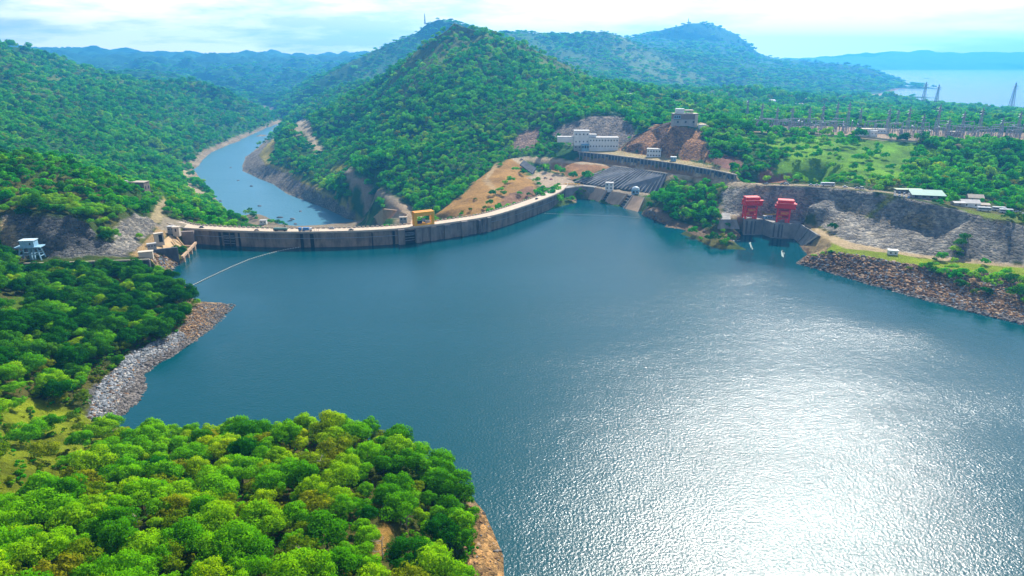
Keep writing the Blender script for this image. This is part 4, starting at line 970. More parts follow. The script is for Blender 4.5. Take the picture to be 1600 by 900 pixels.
# ------------------------------------------------------------------ buildings
def house(name, label, cat, pos, rz, blocks, group=None):
    """blocks: (part, x0, x1, y0, y1, z0, z1, wall, roof, rows, cols, win_w, win_h)"""
    t = thing(name, label, cat, pos, rz, group)
    for (pn_, x0, x1, y0, y1, z0, z1, wm, rm, rows, cols, ww, wh) in blocks:
        wl_ = MB().box(x0, x1, y0, y1, z0 - (2.5 if z0 == 0 else 0), z1).build(pn_, wm, t)
        if rm == 'gable':
            pass
        elif rm is not None:
            rf = MB().box(x0 - .35, x1 + .35, y0 - .35, y1 + .35, z1, z1 + .5).build('roof', rm, wl_)
        for r_ in range(rows):
            for c in range(cols):
                xc = x0 + (c + .5) * (x1 - x0) / cols; zc = z0 + (r_ + .55) * (z1 - z0) / rows
                MB().box(xc - ww / 2, xc + ww / 2, y0 - .07, y0 + .02, zc - wh / 2, zc + wh / 2).build('window', M_GLASS, wl_)
        for r_ in range(rows):
            for c in range(2 if y1 - y0 > 7 and rows else 0):
                yc = y0 + (c + .5) * (y1 - y0) / 2; zc = z0 + (r_ + .55) * (z1 - z0) / rows
                MB().box(x1 - .02, x1 + .07, yc - ww / 2, yc + ww / 2, zc - wh / 2, zc + wh / 2).build('window', M_GLASS, wl_)
    clear(pos, 8 + 0.6 * max(abs(b[1]) + abs(b[2]) for b in blocks) / 2)
    return t
s_ = 0.815
pw = W(920, 233, d=884)
house('power_station_building', 'white power station block with a square tower, below the rock cut', 'building', pw, -0.02, [
    ('tower', -19, 0, 0, 14, 4.5, 22.5, M_WHITE, M_ROOFG, 2, 4, 1.4, 1.8), ('hall', 0, 37, -3, 11, 0, 14.5, M_WHITE, M_ROOFG, 2, 10, 1.5, 1.7), ('wing', -40, -19.2, 4, 14, 8, 14.5, M_WHITE, M_ROOFG, 0, 0, 0, 0),
    ('stair_block', 0.2, 9, 0, 10, 14.6, 18, M_WHITE, M_ROOFG, 0, 0, 0, 0), ('base', -19, -0.2, 0.2, 14, 0, 4.4, M_GREYW, None, 1, 4, 1.6, 1.8), ('entrance_canopy', -9.5, -0.3, -5, -0.3, 0, 6.0, M_PBLUE, M_BLUE, 1, 3, 2.2, 3.4)])
for q in (885, 900, 925, 945, 960): clear(W(q, 230, d=890), 17)
house('terrace_building', 'small white two storey building alone on the upper terrace', 'building', W(1021, 246.5, d=796), -0.28, [('wall', -8, 8, 0, 8, 0, 9.6, M_WHITE, M_ROOFG, 2, 5, 1.5, 1.6)])
house('terrace_kiosk', 'pale blue kiosk beside the road on the upper terrace', 'kiosk', W(1052, 251.5, d=760), -0.28, [('wall', -3, 3, 0, 4, 0, 4.0, M_PBLUE, M_WHITE, 1, 2, 1.2, 1.2)])
hk = W(1070, 195.5, d=812)
house('lookout_house', 'flat roofed grey brown house with a white tower on the knoll', 'house', hk, 0.03, [
    ('lower_floor', -13, 14.5, 0, 13, 0, 6.4, M_GREYW, None, 1, 3, 2.0, 2.2), ('upper_floor', -13.2, 14.7, -.6, 13, 6.4, 12.4, M_BROWNW, M_ROOFT, 0, 0, 0, 0),
    ('tower', -10, -1, 3, 10, 12.9, 17.6, M_WHITE, M_WHITE, 0, 0, 0, 0), ('roof_shelter', 1, 10, 3, 11, 15.2, 16.2, M_ROOFT, M_CREAM, 0, 0, 0, 0), ('glazed_bay', -13.6, -6, -1.4, -.6, 7.0, 11.0, M_PBLUE, None, 1, 3, 1.8, 2.4), ('corner_pier', 11, 14.4, -1.2, -.6, 0, 11.8, M_CREAM, None, 0, 0, 0, 0)])
MBX = bpy.data.objects['lookout_house']; MB().box(1.4, 1.9, 3.5, 4, 12.9, 15.2).box(9, 9.5, 3.5, 4, 12.9, 15.2).box(9, 9.5, 10, 10.5, 12.9, 15.2).build('roof_post', M_CREAM, MBX)
for q in ((1055, 197), (1085, 196), (1070, 190)): clear(W(*q, d=815), 15)
house('white_shed', 'low white shed on the knoll edge beside the trees', 'shed', W(1098, 201.5, d=806), 0.05, [('wall', -4, 4, 0, 5, 0, 4.4, M_WHITE, M_CREAM, 0, 0, 0, 0)])
cw = thing('covered_stair', 'long blue roofed stair climbing the rocky slope to the house', 'covered stair', gz(985, 219))
a, b = W(983, 219.5, d=878), W(1018, 203.5, d=862)
rel(MB().bar(a + Vector((0, 0, 2.6)), b + Vector((0, 0, 2.6)), 2.6, .35), cw).build('roof', M_BLUE, cw)
rel(MB().bar(a + Vector((0, -1.6, .2)), b + Vector((0, -1.6, .2)), 1.4, .8), cw).build('stair_flight', M_PARA, cw)
for k in range(8): q = a.lerp(b, (k + .5) / 8); rel(MB().box(q.x - .15, q.x + .15, q.y - 1.0, q.y - .7, q.z - 2, q.z + 2.5), cw).build('post', M_STEEL, cw)
a2, b2 = W(975, 224, d=880), W(1048, 190.5, d=842)
rel(MB().bar(a2, b2, 1.2, 1.0), cw).build('stair_edge', M_PARA, cw)
for k in range(9): clear(a2.lerp(b2, k / 8), 8)
house('intake_gatehouse', 'white box shaped gatehouse above the old concrete aprons', 'gatehouse', W(951.5, 297, z=12), -0.25, [('wall', -4.2, 4.2, 0, 6, 0, 7.6, M_WHITE, M_ROOFG, 2, 2, 1.6, 1.5)])
gh = thing('domed_gatehouse', 'pale blue gatehouse with a rounded roof above the last apron', 'gatehouse', W(992.5, 303, z=12), -0.25)
MB().box(-4, 4, 0, 6, -1, 4.6).build('wall', M_PBLUE, gh); MB().dome((0, 3, 4.6), 4.2, 3.2, 3.0).build('domed_roof', plain('pale_dome', (0.62, 0.72, 0.76), None, .4, .5), gh, smooth=True)
MB().box(-3, -.6, -.06, .02, .4, 3.2).build('door', M_GLASS, gh); MB().box(.8, 2.8, -.06, .02, 1.4, 3).build('window', M_GLASS, gh)
for q in (900, 920, 940, 955, 975, 992, 1010): clear(W(q, 290 + (q - 900) * .13, z=12), 15)
for q in ((925, 305), (945, 310), (965, 315), (985, 320), (1000, 318), (905, 300), (890, 296), (925, 314), (955, 322)): clear(W(*q, z=5), 12)
rt = hit(218, 303) or W(218, 303, d=655)
house('ruined_tower', 'square brown stone tower with a flat roof among the trees', 'tower', W(218, 304, d=655), -0.1, [('wall', -6.2, 6, 0, 9, 0, 11.5, M_BROWNW, M_ROOFT, 1, 2, 1.4, 3.0), ('annex', -5.5, -1.5, -4, -.1, -2, 5.5, M_WHITE, None, 0, 0, 0, 0)])
house('roofless_ruin', 'pale roofless ruin beside the brown stone tower', 'ruin', W(191, 293, d=660), 0.0, [('wall', -5, 4.6, 0, 4, 0, 6.5, M_GREYW, None, 1, 2, 1.0, 2.0), ('broken_wall', 6, 11, 0, 1.2, 1, 5.5, M_GREYW, None, 1, 3, .8, 2.2)])
clear(W(218, 304, d=655), 16); clear(W(195, 293, d=658), 14); clear(W(215, 310, d=640), 10)
house('bank_kiosk', 'small white kiosk on the grass strip below the cliff', 'kiosk', W(1395, 399, z=12.7), -0.3, [('wall', -3.2, 3.2, 0, 4.2, 0, 3.2, M_WHITE, M_WHITE, 1, 2, 1.2, 1.1)])
house('terrace_store', 'long pale store building at the foot of the ochre ramp', 'building', W(228, 401.5, z=13.4), 0.35, [('wall', -4.6, 4.6, 0, 4, 0, 3.4, M_CREAM, M_CREAM, 0, 0, 0, 0)])
house('gate_arch', 'cream portal building with a tall dark doorway by the ochre ramp', 'building', W(250, 379, z=13.4), 0.7, [('wall', -3.2, 3.2, 0, 3, 0, 7.0, M_CREAM, M_CREAM, 0, 0, 0, 0), ('doorway', -.4, 2.2, -.12, 0.05, 0.3, 6.2, M_DARK, None, 0, 0, 0, 0)])
house('ramp_hut', 'white hut with a low flat roof beside the ochre ramp', 'hut', W(238, 388, z=13.4), 0.6, [('wall', -3, 3, 0, 3, 0, 3.2, M_GREYW, M_ROOFG, 1, 3, .8, 1.0)])
house('dam_end_hut', 'small cream hut where the dam road meets the left bank', 'hut', W(275, 365, z=12.4), 0.1, [('wall', -2.6, 2.6, 0, 4, 0, 5.0, M_CREAM, M_CREAM, 1, 1, 1.2, 2.4)])
house('dam_end_store', 'grey store beside the cream hut at the dam end', 'hut', W(267, 362.5, z=13), 0.1, [('wall', -2.6, 2.6, 0, 4, 0, 4.2, M_GREYW, M_ROOFG, 1, 2, 1, 1)])

# ------------------------------------------------------------------ retaining walls with buttresses
def ribbed_wall(name, label, T, Bm, n, mw, mr, th, rib, cop, out=1.2):
    t = thing(name, label, 'retaining wall', (0, 0, 0))
    lens = [0.0]
    for a, b in zip(T[:-1], T[1:]): lens.append(lens[-1] + (b - a).length)
    def at(P, s):
        s = s * lens[-1]; i = max(k for k in range(len(lens) - 1) if lens[k] <= s + 1e-6); f = (s - lens[i]) / (lens[i + 1] - lens[i]); return P[i].lerp(P[i + 1], min(f, 1))
    off = Vector((0, -out, 0.2))
    mb = MB()
    for i in range(len(T) - 1):
        q = [Bm[i] + off, Bm[i + 1] + off, T[i + 1] + off, T[i] + off]; bk = [v + Vector((0, th, -.2)) for v in q]
        mb.add(q + bk, [(0, 1, 2, 3), (7, 6, 5, 4), (3, 2, 6, 7), (0, 3, 7, 4), (1, 5, 6, 2)])
    mb.build('wall_face', mw, t)
    for i in range(len(T) - 1): CARVE.append(([Bm[i] + off, Bm[i + 1] + off, T[i + 1] + off, T[i] + off], 2.0, None))
    mb = MB()
    for i in range(len(T) - 1): mb.bar(T[i] + off + Vector((0, -.3, .5)), T[i + 1] + off + Vector((0, -.3, .5)), 1.2, 1.0)
    mb.build('coping', cop, t)
    for k in range(n):
        s = (k + .5) / n; a, b = at(Bm, s) + off + Vector((0, -1.3, .4)), at(T, s) + off + Vector((0, -1.3, .1))
        MB().bar(a, b, rib, 1.6, up=(0, 1, 0)).build('buttress', mr, t)
    for k in range(int(lens[-1] / 8) + 1):
        s = min(1, k * 8 / lens[-1]); clear(at(T, s), 8); clear(at(Bm, s), 8)
    return t
T_ = [W(958, 260.0, z=27.8), W(1000, 265.5, z=29.2), W(1042, 272, z=30.8)]
B_ = [W(896, 284.5, z=12.3), W(960, 294, z=11.8), W(1030, 304, z=11.8)]
ribbed_wall('buttressed_wall', 'dark sloping buttressed wall below the middle road', T_, B_, 22, M_CONCB, M_CONC, 2.5, 1.2, M_PARA)
BU = [Vector((p.x - .4, p.y - 1.6, max(27.0 + 0.055 * (p.x - 90), p.z - 11))) for p in uwt]
ribbed_wall('terrace_buttress_wall', 'long grey wall of upright pillars holding the upper terrace', uwt, BU, 44, M_CONCB, M_CONC, 2.0, 1.1, M_PARA)
cs = thing('curved_rock_wall', 'short dark masonry wall at the bend of the road above the dam', 'retaining wall', (0, 0, 0))
slab([W(838, 262.5, z=19.5), W(832, 271.5, z=14.2), W(812, 256.5, z=23), W(818.5, 250, z=27)], 2).build('wall_face', M_CONCB, cs)

# platform edge walls, bridge, aprons
pwl = thing('platform_wall', 'curved grey wall dropping below the road platform behind the dam', 'retaining wall', (0, 0, 0))
pp = [W(a, b, z=12.9) for a, b in [(824, 277)] + PLAT]
for a, b in zip(pp[:-1], pp[1:]):
    mb = MB().add([a + Vector((0, 0, .3)), b + Vector((0, 0, .3)), b + Vector((0, 1.5, .3)), a + Vector((0, 1.5, .3)), (a.x, a.y - .4, -6), (b.x, b.y - .4, -6), (b.x, b.y + 1.5, -6), (a.x, a.y + 1.5, -6)], [(0, 1, 2, 3), (4, 5, 1, 0), (5, 6, 2, 1), (6, 7, 3, 2), (7, 4, 0, 3), (7, 6, 5, 4)])
    mb.build('wall_panel', M_CONC, pwl)
br = thing('abutment_bridge', 'grey concrete bridge wall joining the dam to the apron terrace', 'bridge', (0, 0, 0))
a, b, c_ = W(883, 295.5, z=12.9), W(909, 291.5, z=12.7), W(928, 293.5, z=12.3)
for p, q, z0, mt in ((a, b, -4, M_CONC), (b, c_, 4, M_CONC)):
    u = (q - p); u.z = 0; u.normalize(); n = Vector((-u.y, u.x, 0))
    MB().prism([(p.x, p.y), (q.x, q.y), (q.x + n.x * 12, q.y + n.y * 12), (p.x + n.x * 12, p.y + n.y * 12)], z0, [p.z, q.z, q.z, p.z]).build('bridge_wall', mt, br)
    MB().bar(p + Vector((0, 0, .55)), q + Vector((0, 0, .55)), .6, 1.0).build('parapet', M_PARA, br)
yb = thing('yellow_barrier', 'row of yellow barriers on the bridge beside the dam road', 'barrier', W(895, 288.5, z=12.95))
for k in range(5): MB().box(-9 + k * 3.6, -9 + k * 3.6 + 2.9, -.3, .3, .1, 1.3).build('barrier_panel', M_YEL, yb, bevel=.05)
for k, (q, lab) in enumerate(((((927, 292.5), (947.4, 297), (935.6, 317), (916.6, 312)), 'sloping brown concrete apron nearest the dam'), (((955.8, 299), (979.5, 303), (964, 323), (944, 318)), 'middle of the three sloping brown concrete aprons'), (((989, 305), (1006.8, 308.5), (996, 333), (973.6, 327)), 'sloping brown concrete apron against the wooded point'))):
    ap = thing('concrete_apron', lab, 'apron', (0, 0, 0), 0, 'sloping intake aprons')
    P4 = [W(*q[3], z=-1.0), W(*q[2], z=-1.0), W(*q[1], z=12.1), W(*q[0], z=12.1)]
    slab(P4, 2.5).build('slab', M_APRON, ap); CARVE.append((P4, 2.2, None))
    for i, j in ((0, 3), (1, 2)): MB().bar(P4[i] + Vector((0, 0, .3)), P4[j] + Vector((0, 0, .3)), .7, .9).build('edge_kerb', M_PARA, ap)
for q, lab in ((((947.5, 297), (955.7, 299.2), (944, 317.5), (936, 316)), 'dark stepped gap between the first two aprons'), (((979.7, 303), (989, 305.3), (973.6, 326.5), (964.5, 322.5)), 'dark stepped gap between the last two aprons')):
    st = thing('apron_steps', lab, 'steps', (0, 0, 0), 0, 'steps between the aprons')
    P4 = [W(*q[3], z=-1.5), W(*q[2], z=-1.5), W(*q[1], z=10.6), W(*q[0], z=10.6)]
    slab(P4, 1).build('base', M_CONCB, st); CARVE.append((P4, 1.5, None))
    for k in range(5): MB().bar(P4[0].lerp(P4[3], (k + .5) / 5) + Vector((0, 0, .5)), P4[1].lerp(P4[2], (k + .5) / 5) + Vector((0, 0, .5)), 1.0, .8).build('step', M_CONC, st)
CARVE.append(([W(a, b, z=0) for a, b in ((906, 309), (936, 317.5), (964, 324), (1002, 333), (1000, 338), (962, 334), (924, 322), (900, 315))], 0, -2.5))
CARVE.append(([W(908, 313, z=-1), W(1001, 335, z=-1), W(1012, 309, z=12), W(922, 292.5, z=12)], 3.0, None))
# works at the foot of the dam
for q, z0, z1, lab in ((((573, 349), (600, 351), (621, 328), (601, 326)), (-62, -44), -20, 'pale sloping concrete slab below the dam, next to the river'), (((603, 351), (618, 351), (634, 334), (622, 330)), (-42, -30), -19, 'grey broken concrete slab below the dam, beside the earth road'), (((640, 350), (662, 350), (668, 334), (648, 334)), (-21, -19), -17, 'tan earth covered slab below the yellow crane')):
    o = thing('concrete_slab', lab, 'slab', (0, 0, 0), 0, 'slabs below the dam')
    P4 = [W(*q[0], z=z0[0]), W(*q[1], z=z0[1]), W(*q[2], z=z1), W(*q[3], z=z1)]; CARVE.append((P4, 1.5, None))
    slab(P4, 2).build('slab', M_APRON, o)
house('valve_house', 'small grey house with a dark door below the dam by the yellow crane', 'hut', W(630, 345, z=-21), 0.1, [('wall', -4, 4, 0, 4, 0, 3.6, M_GREYW, M_ROOFT, 1, 2, 1.4, 2)])
for q in ((590, 340), (610, 340), (630, 340), (655, 342), (660, 348), (640, 350)): clear(W(*q, z=-22), 20)

# ------------------------------------------------------------------ buildings on the right bank, switchyard, village
house('green_roof_shed', 'long open shed with a teal roof beside the parked cars', 'shed', gz(1447, 311), -0.25, [('wall', -10, 12, 0, 9, 0, 3.2, M_GREYW, None, 1, 4, 2.4, 1.6)])
sh = bpy.data.objects['green_roof_shed']
MB().add([(-11.5, -3, 3.2), (13.5, -3, 3.2), (13.5, 10.5, 5.6), (-11.5, 10.5, 5.6), (-11.5, -3, 3.5), (13.5, -3, 3.5), (13.5, 10.5, 5.9), (-11.5, 10.5, 5.9)], [(4, 5, 6, 7), (3, 2, 1, 0), (0, 1, 5, 4), (1, 2, 6, 5), (2, 3, 7, 6), (3, 0, 4, 7)]).build('roof', M_TEAL, sh)
house('car_port', 'pale green roofed car port along the back of the parking', 'car port', gz(1420, 302), -0.12, [('back_wall', -10, 10, 4, 4.4, 0, 3.0, M_GREYW, None, 0, 0, 0, 0)])
cp = bpy.data.objects['car_port']; MB().box(-11, 11, -2, 5, 3.0, 3.4).build('roof', M_PALEG, cp)
for x in (-10, -3.3, 3.3, 10): MB().box(x - .15, x + .15, -1.7, -1.4, -1, 3.0).build('post', M_STEEL, cp)
def gabled(name, label, cat, pos, rz, w, d, h, rh, wm, rm, group=None, wins=2):
    t = thing(name, label, cat, pos, rz, group)
    wl_ = MB().box(-w / 2, w / 2, -d / 2, d / 2, -2, h).build('wall', wm, t)
    MB().add([(-w / 2 - .4, -d / 2 - .5, h), (w / 2 + .4, -d / 2 - .5, h), (w / 2 + .4, 0, h + rh), (-w / 2 - .4, 0, h + rh), (-w / 2 - .4, d / 2 + .5, h), (w / 2 + .4, d / 2 + .5, h)],
             [(0, 1, 2, 3), (3, 2, 5, 4), (0, 3, 4), (1, 5, 2), (0, 4, 5, 1)]).build('roof', rm, t)
    for k in range(wins):
        x = -w / 2 + (k + .5) * w / wins
        MB().box(x - .6, x + .6, -d / 2 - .06, -d / 2 + .02, h * .35, h * .75).build('window', M_GLASS, wl_)
    clear(pos, 4 + w * .6); return t
gabled('bungalow', 'bungalow with a pale grey roof above the cliff, among dark trees', 'house', gz(1513, 322), -0.2, 13, 9, 3.2, 2.2, M_WHITE, M_ROOFG)
gabled('bungalow', 'bungalow with a pinkish tan roof behind the grey roofed one', 'house', gz(1522, 314), -0.3, 11, 8, 3.2, 2.4, M_CREAM, M_ROOFT)
gabled('bungalow', 'low bungalow with a flat tan roof near the parked buses', 'house', gz(1531, 324), -0.3, 11, 7, 2.8, 1.0, M_CREAM, M_ROOFT)
gabled('garage', 'small dark garage beside the grey roofed bungalow', 'garage', gz(1496, 321), -0.1, 8, 6, 2.6, .8, M_GREYW, M_ROOFG, wins=1)
house('switchyard_control', 'long white control building at the front of the switchyard', 'building', W(1352, 213.2, z=62), -0.1, [('wall', -11, 8, 0, 9, 0, 8.2, M_WHITE, M_CREAM, 1, 4, 1.6, 1.6), ('annex', 4, 12, -3.5, -.1, 0, 6.5, M_WHITE, M_WHITE, 1, 2, 1, 1)])
house('switchyard_store', 'low white store beside the switchyard control building', 'building', W(1377, 209, z=62), -0.1, [('wall', -9, 9, 0, 7, 0, 5, M_WHITE, M_ROOFG, 1, 5, 1.2, 1.2)])
house('transformer_house', 'small reddish transformer house inside the switchyard', 'building', W(1490, 213, z=62), -0.1, [('wall', -7, 7, 0, 6, 0, 5, M_BROWNW, M_ROOFT, 1, 3, 1.2, 1.2)])
def lattice(mb, h, w0, w1, n, t):
    for k in range(n):
        z0, z1 = h * k / n, h * (k + 1) / n; a, b = w0 + (w1 - w0) * k / n, w0 + (w1 - w0) * (k + 1) / n
        c0 = [(-a, -a), (a, -a), (a, a), (-a, a)]; c1 = [(-b, -b), (b, -b), (b, b), (-b, b)]
        for i in range(4):
            j = (i + 1) % 4
            mb.bar((*c0[i], z0), (*c1[i], z1), t)
            mb.bar((*c0[i], z0), (*c1[j], z1), t * .7); mb.bar((*c1[i], z1), (*c1[j], z1), t * .7)
    return mb
def pylon(name, label, pos, h, w, t, group, arms=3, rz=0.3):
    o = thing(name, label, 'pylon' if arms else 'mast', pos, rz, group)
    lattice(MB(), h, w, w * .12, 9 if h > 40 else 6, t).build('tower', M_STEEL, o)
    for k in range(arms):
        z = h * (.78 + .09 * k); l = w * (2.2 - .35 * k)
        MB().bar((-l, 0, z), (l, 0, z), t * 1.3).bar((-l, 0, z), (0, 0, z + h * .04), t * .8).bar((l, 0, z), (0, 0, z + h * .04), t * .8).build('cross_arm', M_STEEL, o)
    return o
for (px, py, top, lab) in ((1441, 162, 124, 'tall lattice pylon against the lake, the left one of the close pair'), (1461, 164, 128, 'tall lattice pylon against the lake, the right one of the close pair'), (1578, 171, 125, 'tall lattice pylon against the lake, standing alone beside a white hall')):
    p = gz(px, py + 4); d = p.y; h = (slope(py) - slope(top)) * d
    pylon('lake_pylon', lab, p, h, h * .075, .85, 'tall pylons at the lake shore', 2)
for (px, py, top, lab) in ((664, 38, 21, 'thin mast on the blue summit behind the central hill'), (1075, 43, 28, 'thin mast on the top of the far right hill')):
    d = 3290 if px < 900 else 4990; p = W(px, py, d=d); h = (slope(py) - slope(top)) * d
    pylon('summit_mast', lab, p, h, 3.0, 1.3, 'masts on the summits', 0)
for (px, py, h) in ((1188, 200, 32), (1212, 199, 26), (1283, 200, 30), (1322, 205, 36), (1415, 214, 34), (1437, 222, 30), (1500, 216, 30), (1560, 222, 26), (1166, 190, 30), (1236, 197, 24), (1262, 203, 28), (1305, 197, 32), (1342, 199, 26), (1385, 208, 30), (1462, 208, 34), (1478, 220, 24), (1528, 212, 32), (1588, 212, 28), (1400, 200, 24)):
    p = gz(px, py); pylon('switchyard_pylon', 'slender grey lattice pylon rising from the switchyard', p, h, 2.0, .4, 'pylons in the switchyard', 2); clear(p, 3)
def portal_proto(h, w):
    o = thing('switchyard_portal', 'grey steel portal frame in the switchyard', 'portal frame', (0, 0, 0), 0, 'portal frames in the switchyard')
    for sx in (-1, 1):
        MB().bar((sx * w / 2 - .7, 0, 0), (sx * w / 2, 0, h), .38).bar((sx * w / 2 + .7, 0, 0), (sx * w / 2, 0, h), .38).build('post', M_STEEL, o)
    MB().bar((-w / 2, 0, h), (w / 2, 0, h), .5, .7).build('beam', M_STEEL, o)
    for k in range(3): MB().tube((-w / 4 + k * w / 4, 0, h - .3), (-w / 4 + k * w / 4, 0, h - 2.6), .22, n=6).build('insulator', M_BROWNW, o)
    return o
def post_proto():
    o = thing('switch_post', 'grey insulator post with a crossbar in the switchyard', 'insulator post', (0, 0, 0), 0, 'insulator posts in the switchyard')
    MB().bar((0, 0, 0), (0, 0, 4), .5).build('post', M_STEEL, o); MB().tube((0, 0, 4), (0, 0, 7), .35, .25, 6).build('insulator', M_BROWNW, o); MB().bar((-1.6, 0, 7), (1.6, 0, 7), .35).build('crossbar', M_STEEL, o)
    return o
rs = random.Random(4)
yard = []
for row in range(8):
    for k in range(20):
        px = 1180 + k * 22 + rs.uniform(-7, 7); f = (row + .5) / 8
        near_y = np.interp(px, [1174, 1284, 1394, 1449, 1600], [205, 210.5, 218, 221, 223]); far_y = np.interp(px, [1174, 1394, 1600], [198, 202, 208])
        if abs(px - 1358) < 32 and f < .55: continue
        yard.append(W(px, far_y + (near_y - far_y) * (1 - f) , z=62))
pr = [portal_proto(13, 15), portal_proto(10, 12)]; first = [True, True]
pq = post_proto(); firstq = True
for i, p in enumerate(yard):
    k = 0 if rs.random() < .6 else 1
    if rs.random() < .62:
        o = pr[k] if first[k] else copy_tree(pr[k]); first[k] = False
        o.location = p; o.rotation_euler = (0, 0, rs.choice((0.0, 0.1, 1.2)) + rs.uniform(-.05, .05))
    for q in range(rs.randint(1, 2)):
        o = pq if firstq else copy_tree(pq); firstq = False
        o.location = p + Vector((rs.uniform(-14, 14), rs.uniform(-9, 9), 0)); o.rotation_euler = (0, 0, rs.uniform(0, 1.5))
fe = thing('switchyard_fence', 'pale fence along the front edge of the switchyard', 'fence', (0, 0, 0))
ed = [W(px, py + .4, z=62) for px, py in ((1174, 206), (1284, 212), (1339, 214.5), (1394, 220), (1449, 223.5), (1545, 226), (1600, 225.4))]
mb = MB()
for a, b in zip(ed[:-1], ed[1:]): mb.bar(a + Vector((0, 0, 1.1)), b + Vector((0, 0, 1.1)), .15, 1.8)
mb.build('mesh_panel', M_PARA, fe)
VILL = [(1160, 163), (1178, 168), (1205, 160), (1225, 172), (1248, 166), (1262, 158), (1280, 172), (1302, 163), (1318, 176), (1340, 168), (1195, 178), (1238, 183), (1292, 186), (1370, 178), (1405, 172), (1440, 176), (1475, 180), (1520, 178), (1555, 184), (1500, 190), (1420, 186), (1150, 176), (1370, 160), (1330, 157)]
for i, (px, py) in enumerate(VILL):
    p = gz(px, py); clear(p + Vector((0, -16, 0)), 16); c = [M_WHITE, M_CREAM, M_WHITE][i % 3]; r_ = [M_ROOFG, M_ROOFT, M_WHITE, M_ROOFG][i % 4]
    gabled('village_house', 'small pale house among the trees of the plain behind the switchyard', 'house', p, rs.uniform(-.5, .5), rs.uniform(14, 26), 10, 4.5, 2.6, c, r_, 'houses on the wooded plain', 2)
gabled('lake_hall', 'wide white hall at the lake shore below the lone pylon', 'hall', gz(1582, 175), 0.05, 46, 20, 7, 3, M_WHITE, M_WHITE, wins=4)
gabled('ridge_house', 'pale house half hidden by trees on the ridge above the rock cut', 'house', gz(984, 152), 0.1, 15, 9, 5, 2, M_GREYW, M_ROOFG)

# ------------------------------------------------------------------ vehicles
def car(pos, rz, colour, label, group, van=False):
    t = thing('van' if van else 'car', label, 'van' if van else 'car', pos, rz, group)
    h = 1.0 if van else .62
    mb = MB().box(-2.15, 2.15, -.88, .88, .35, .85 + (.25 if van else 0), (.08, .05)); mb.build('body', PAINT[colour], t, bevel=.08)
    x0, x1 = (-2.0, 1.4) if van else (-1.35, .95); zb = .85 + (.25 if van else 0)
    MB().box(x0, x1, -.8, .8, zb, zb + h, (.42, .12)).build('cabin', M_GLASS, t); MB().box(x0 + .45, x1 - .45, -.66, .66, zb + h, zb + h + .07).build('roof', PAINT[colour], t)
    for sx in (-1.35, 1.35):
        for sy in (-.82, .82): MB().tube((sx, sy - .1, .33), (sx, sy + .1, .33), .33, n=10).build('wheel', M_TYRE, t)
    return t
def bus(pos, rz, colour, label, group, l=12.0):
    t = thing('bus', label, 'bus', pos, rz, group)
    MB().box(-l / 2, l / 2, -1.25, 1.25, .5, 3.1, (.15, .06)).build('body', PAINT[colour], t, bevel=.12)
    for sy in (-1, 1): MB().box(-l / 2 + .5, l / 2 - .7, sy * 1.24 - .03, sy * 1.24 + .03, 1.5, 2.5).build('window_band', M_GLASS, t)
    MB().box(l / 2 - .06, l / 2 + .02, -1.05, 1.05, 1.4, 2.6).build('windscreen', M_GLASS, t)
    MB().box(-l / 2 + .4, l / 2 - .4, -1.1, 1.1, 3.1, 3.18).build('roof', PAINT['white'], t)
    for sx in (-l / 2 + 2.2, l / 2 - 2.2):
        for sy in (-1.15, 1.15): MB().tube((sx, sy - .12, .5), (sx, sy + .12, .5), .5, n=10).build('wheel', M_TYRE, t)
    return t
def lorry(pos, rz, colour, label, l=7.0, load=None):
    t = thing('lorry', label, 'lorry', pos, rz)
    MB().box(-l / 2, l / 2, -1.1, 1.1, .7, 1.0).build('chassis', M_DARK, t)
    MB().box(l / 2 - 2.0, l / 2, -1.15, 1.15, 1.0, 2.9, (.15, .05)).build('cab', PAINT['white'], t, bevel=.1); MB().box(l / 2 - .1, l / 2 + .03, -.9, .9, 1.8, 2.6).build('windscreen', M_GLASS, t)
    MB().box(-l / 2, l / 2 - 2.3, -1.2, 1.2, 1.0, 3.2).build('load_box', PAINT[colour], t, bevel=.08)
    for sx in (-l / 2 + 1, l / 2 - 1):
        for sy in (-1, 1): MB().tube((sx, sy - .14, .5), (sx, sy + .14, .5), .5, n=10).build('wheel', M_TYRE, t)
    return t
def dam_spot(px, off):
    a = px_lerp(px); b = px_lerp(px + 3); u = (b - a); u.z = 0; u.normalize(); n = Vector((-u.y, u.x, 0))
    return a + n * off + Vector((0, 0, .06)), math.atan2(u.y, u.x)
p, r_ = dam_spot(436, 3.6)
tr = thing('covered_trailer', 'long dark trailer with a pale green cover on the dam road', 'trailer', p, r_)
MB().box(-5.6, 5.6, -1.2, 1.2, .6, 1.7).build('bed', M_DARK, tr); MB().box(-5.8, 5.8, -1.3, 1.3, 1.7, 2.9, (.2, .35)).build('cover', PAINT['green'], tr, bevel=.1)
for sx in (-4, -2.8, 3.6):
    for sy in (-1.05, 1.05): MB().tube((sx, sy - .14, .5), (sx, sy + .14, .5), .5, n=10).build('wheel', M_TYRE, tr)
p, r_ = dam_spot(469.5, 3.4); lorry(p, r_, 'blue', 'small blue lorry on the dam road, behind the larger blue one', 4.6)
p, r_ = dam_spot(479, 3.4); lorry(p, r_, 'blue', 'larger blue lorry on the dam road beside the walkers', 7.2)
for px, off, c, lab in ((548, 4, 'dark grey', 'dark grey car alone on the dam road between lorries and crane'), (308, 6, 'dark grey', 'dark grey car at the wooded end of the dam road'), (398, 4, 'beige', 'beige car on the dam road near the wooded end'), (515, 11, 'silver', 'silver car parked along the far parapet of the dam road'), (848, 7, 'dark grey', 'dark grey car on the dam road at its far bend')):
    p, r_ = dam_spot(px, off); car(p, r_, c, lab, 'cars on the dam road')
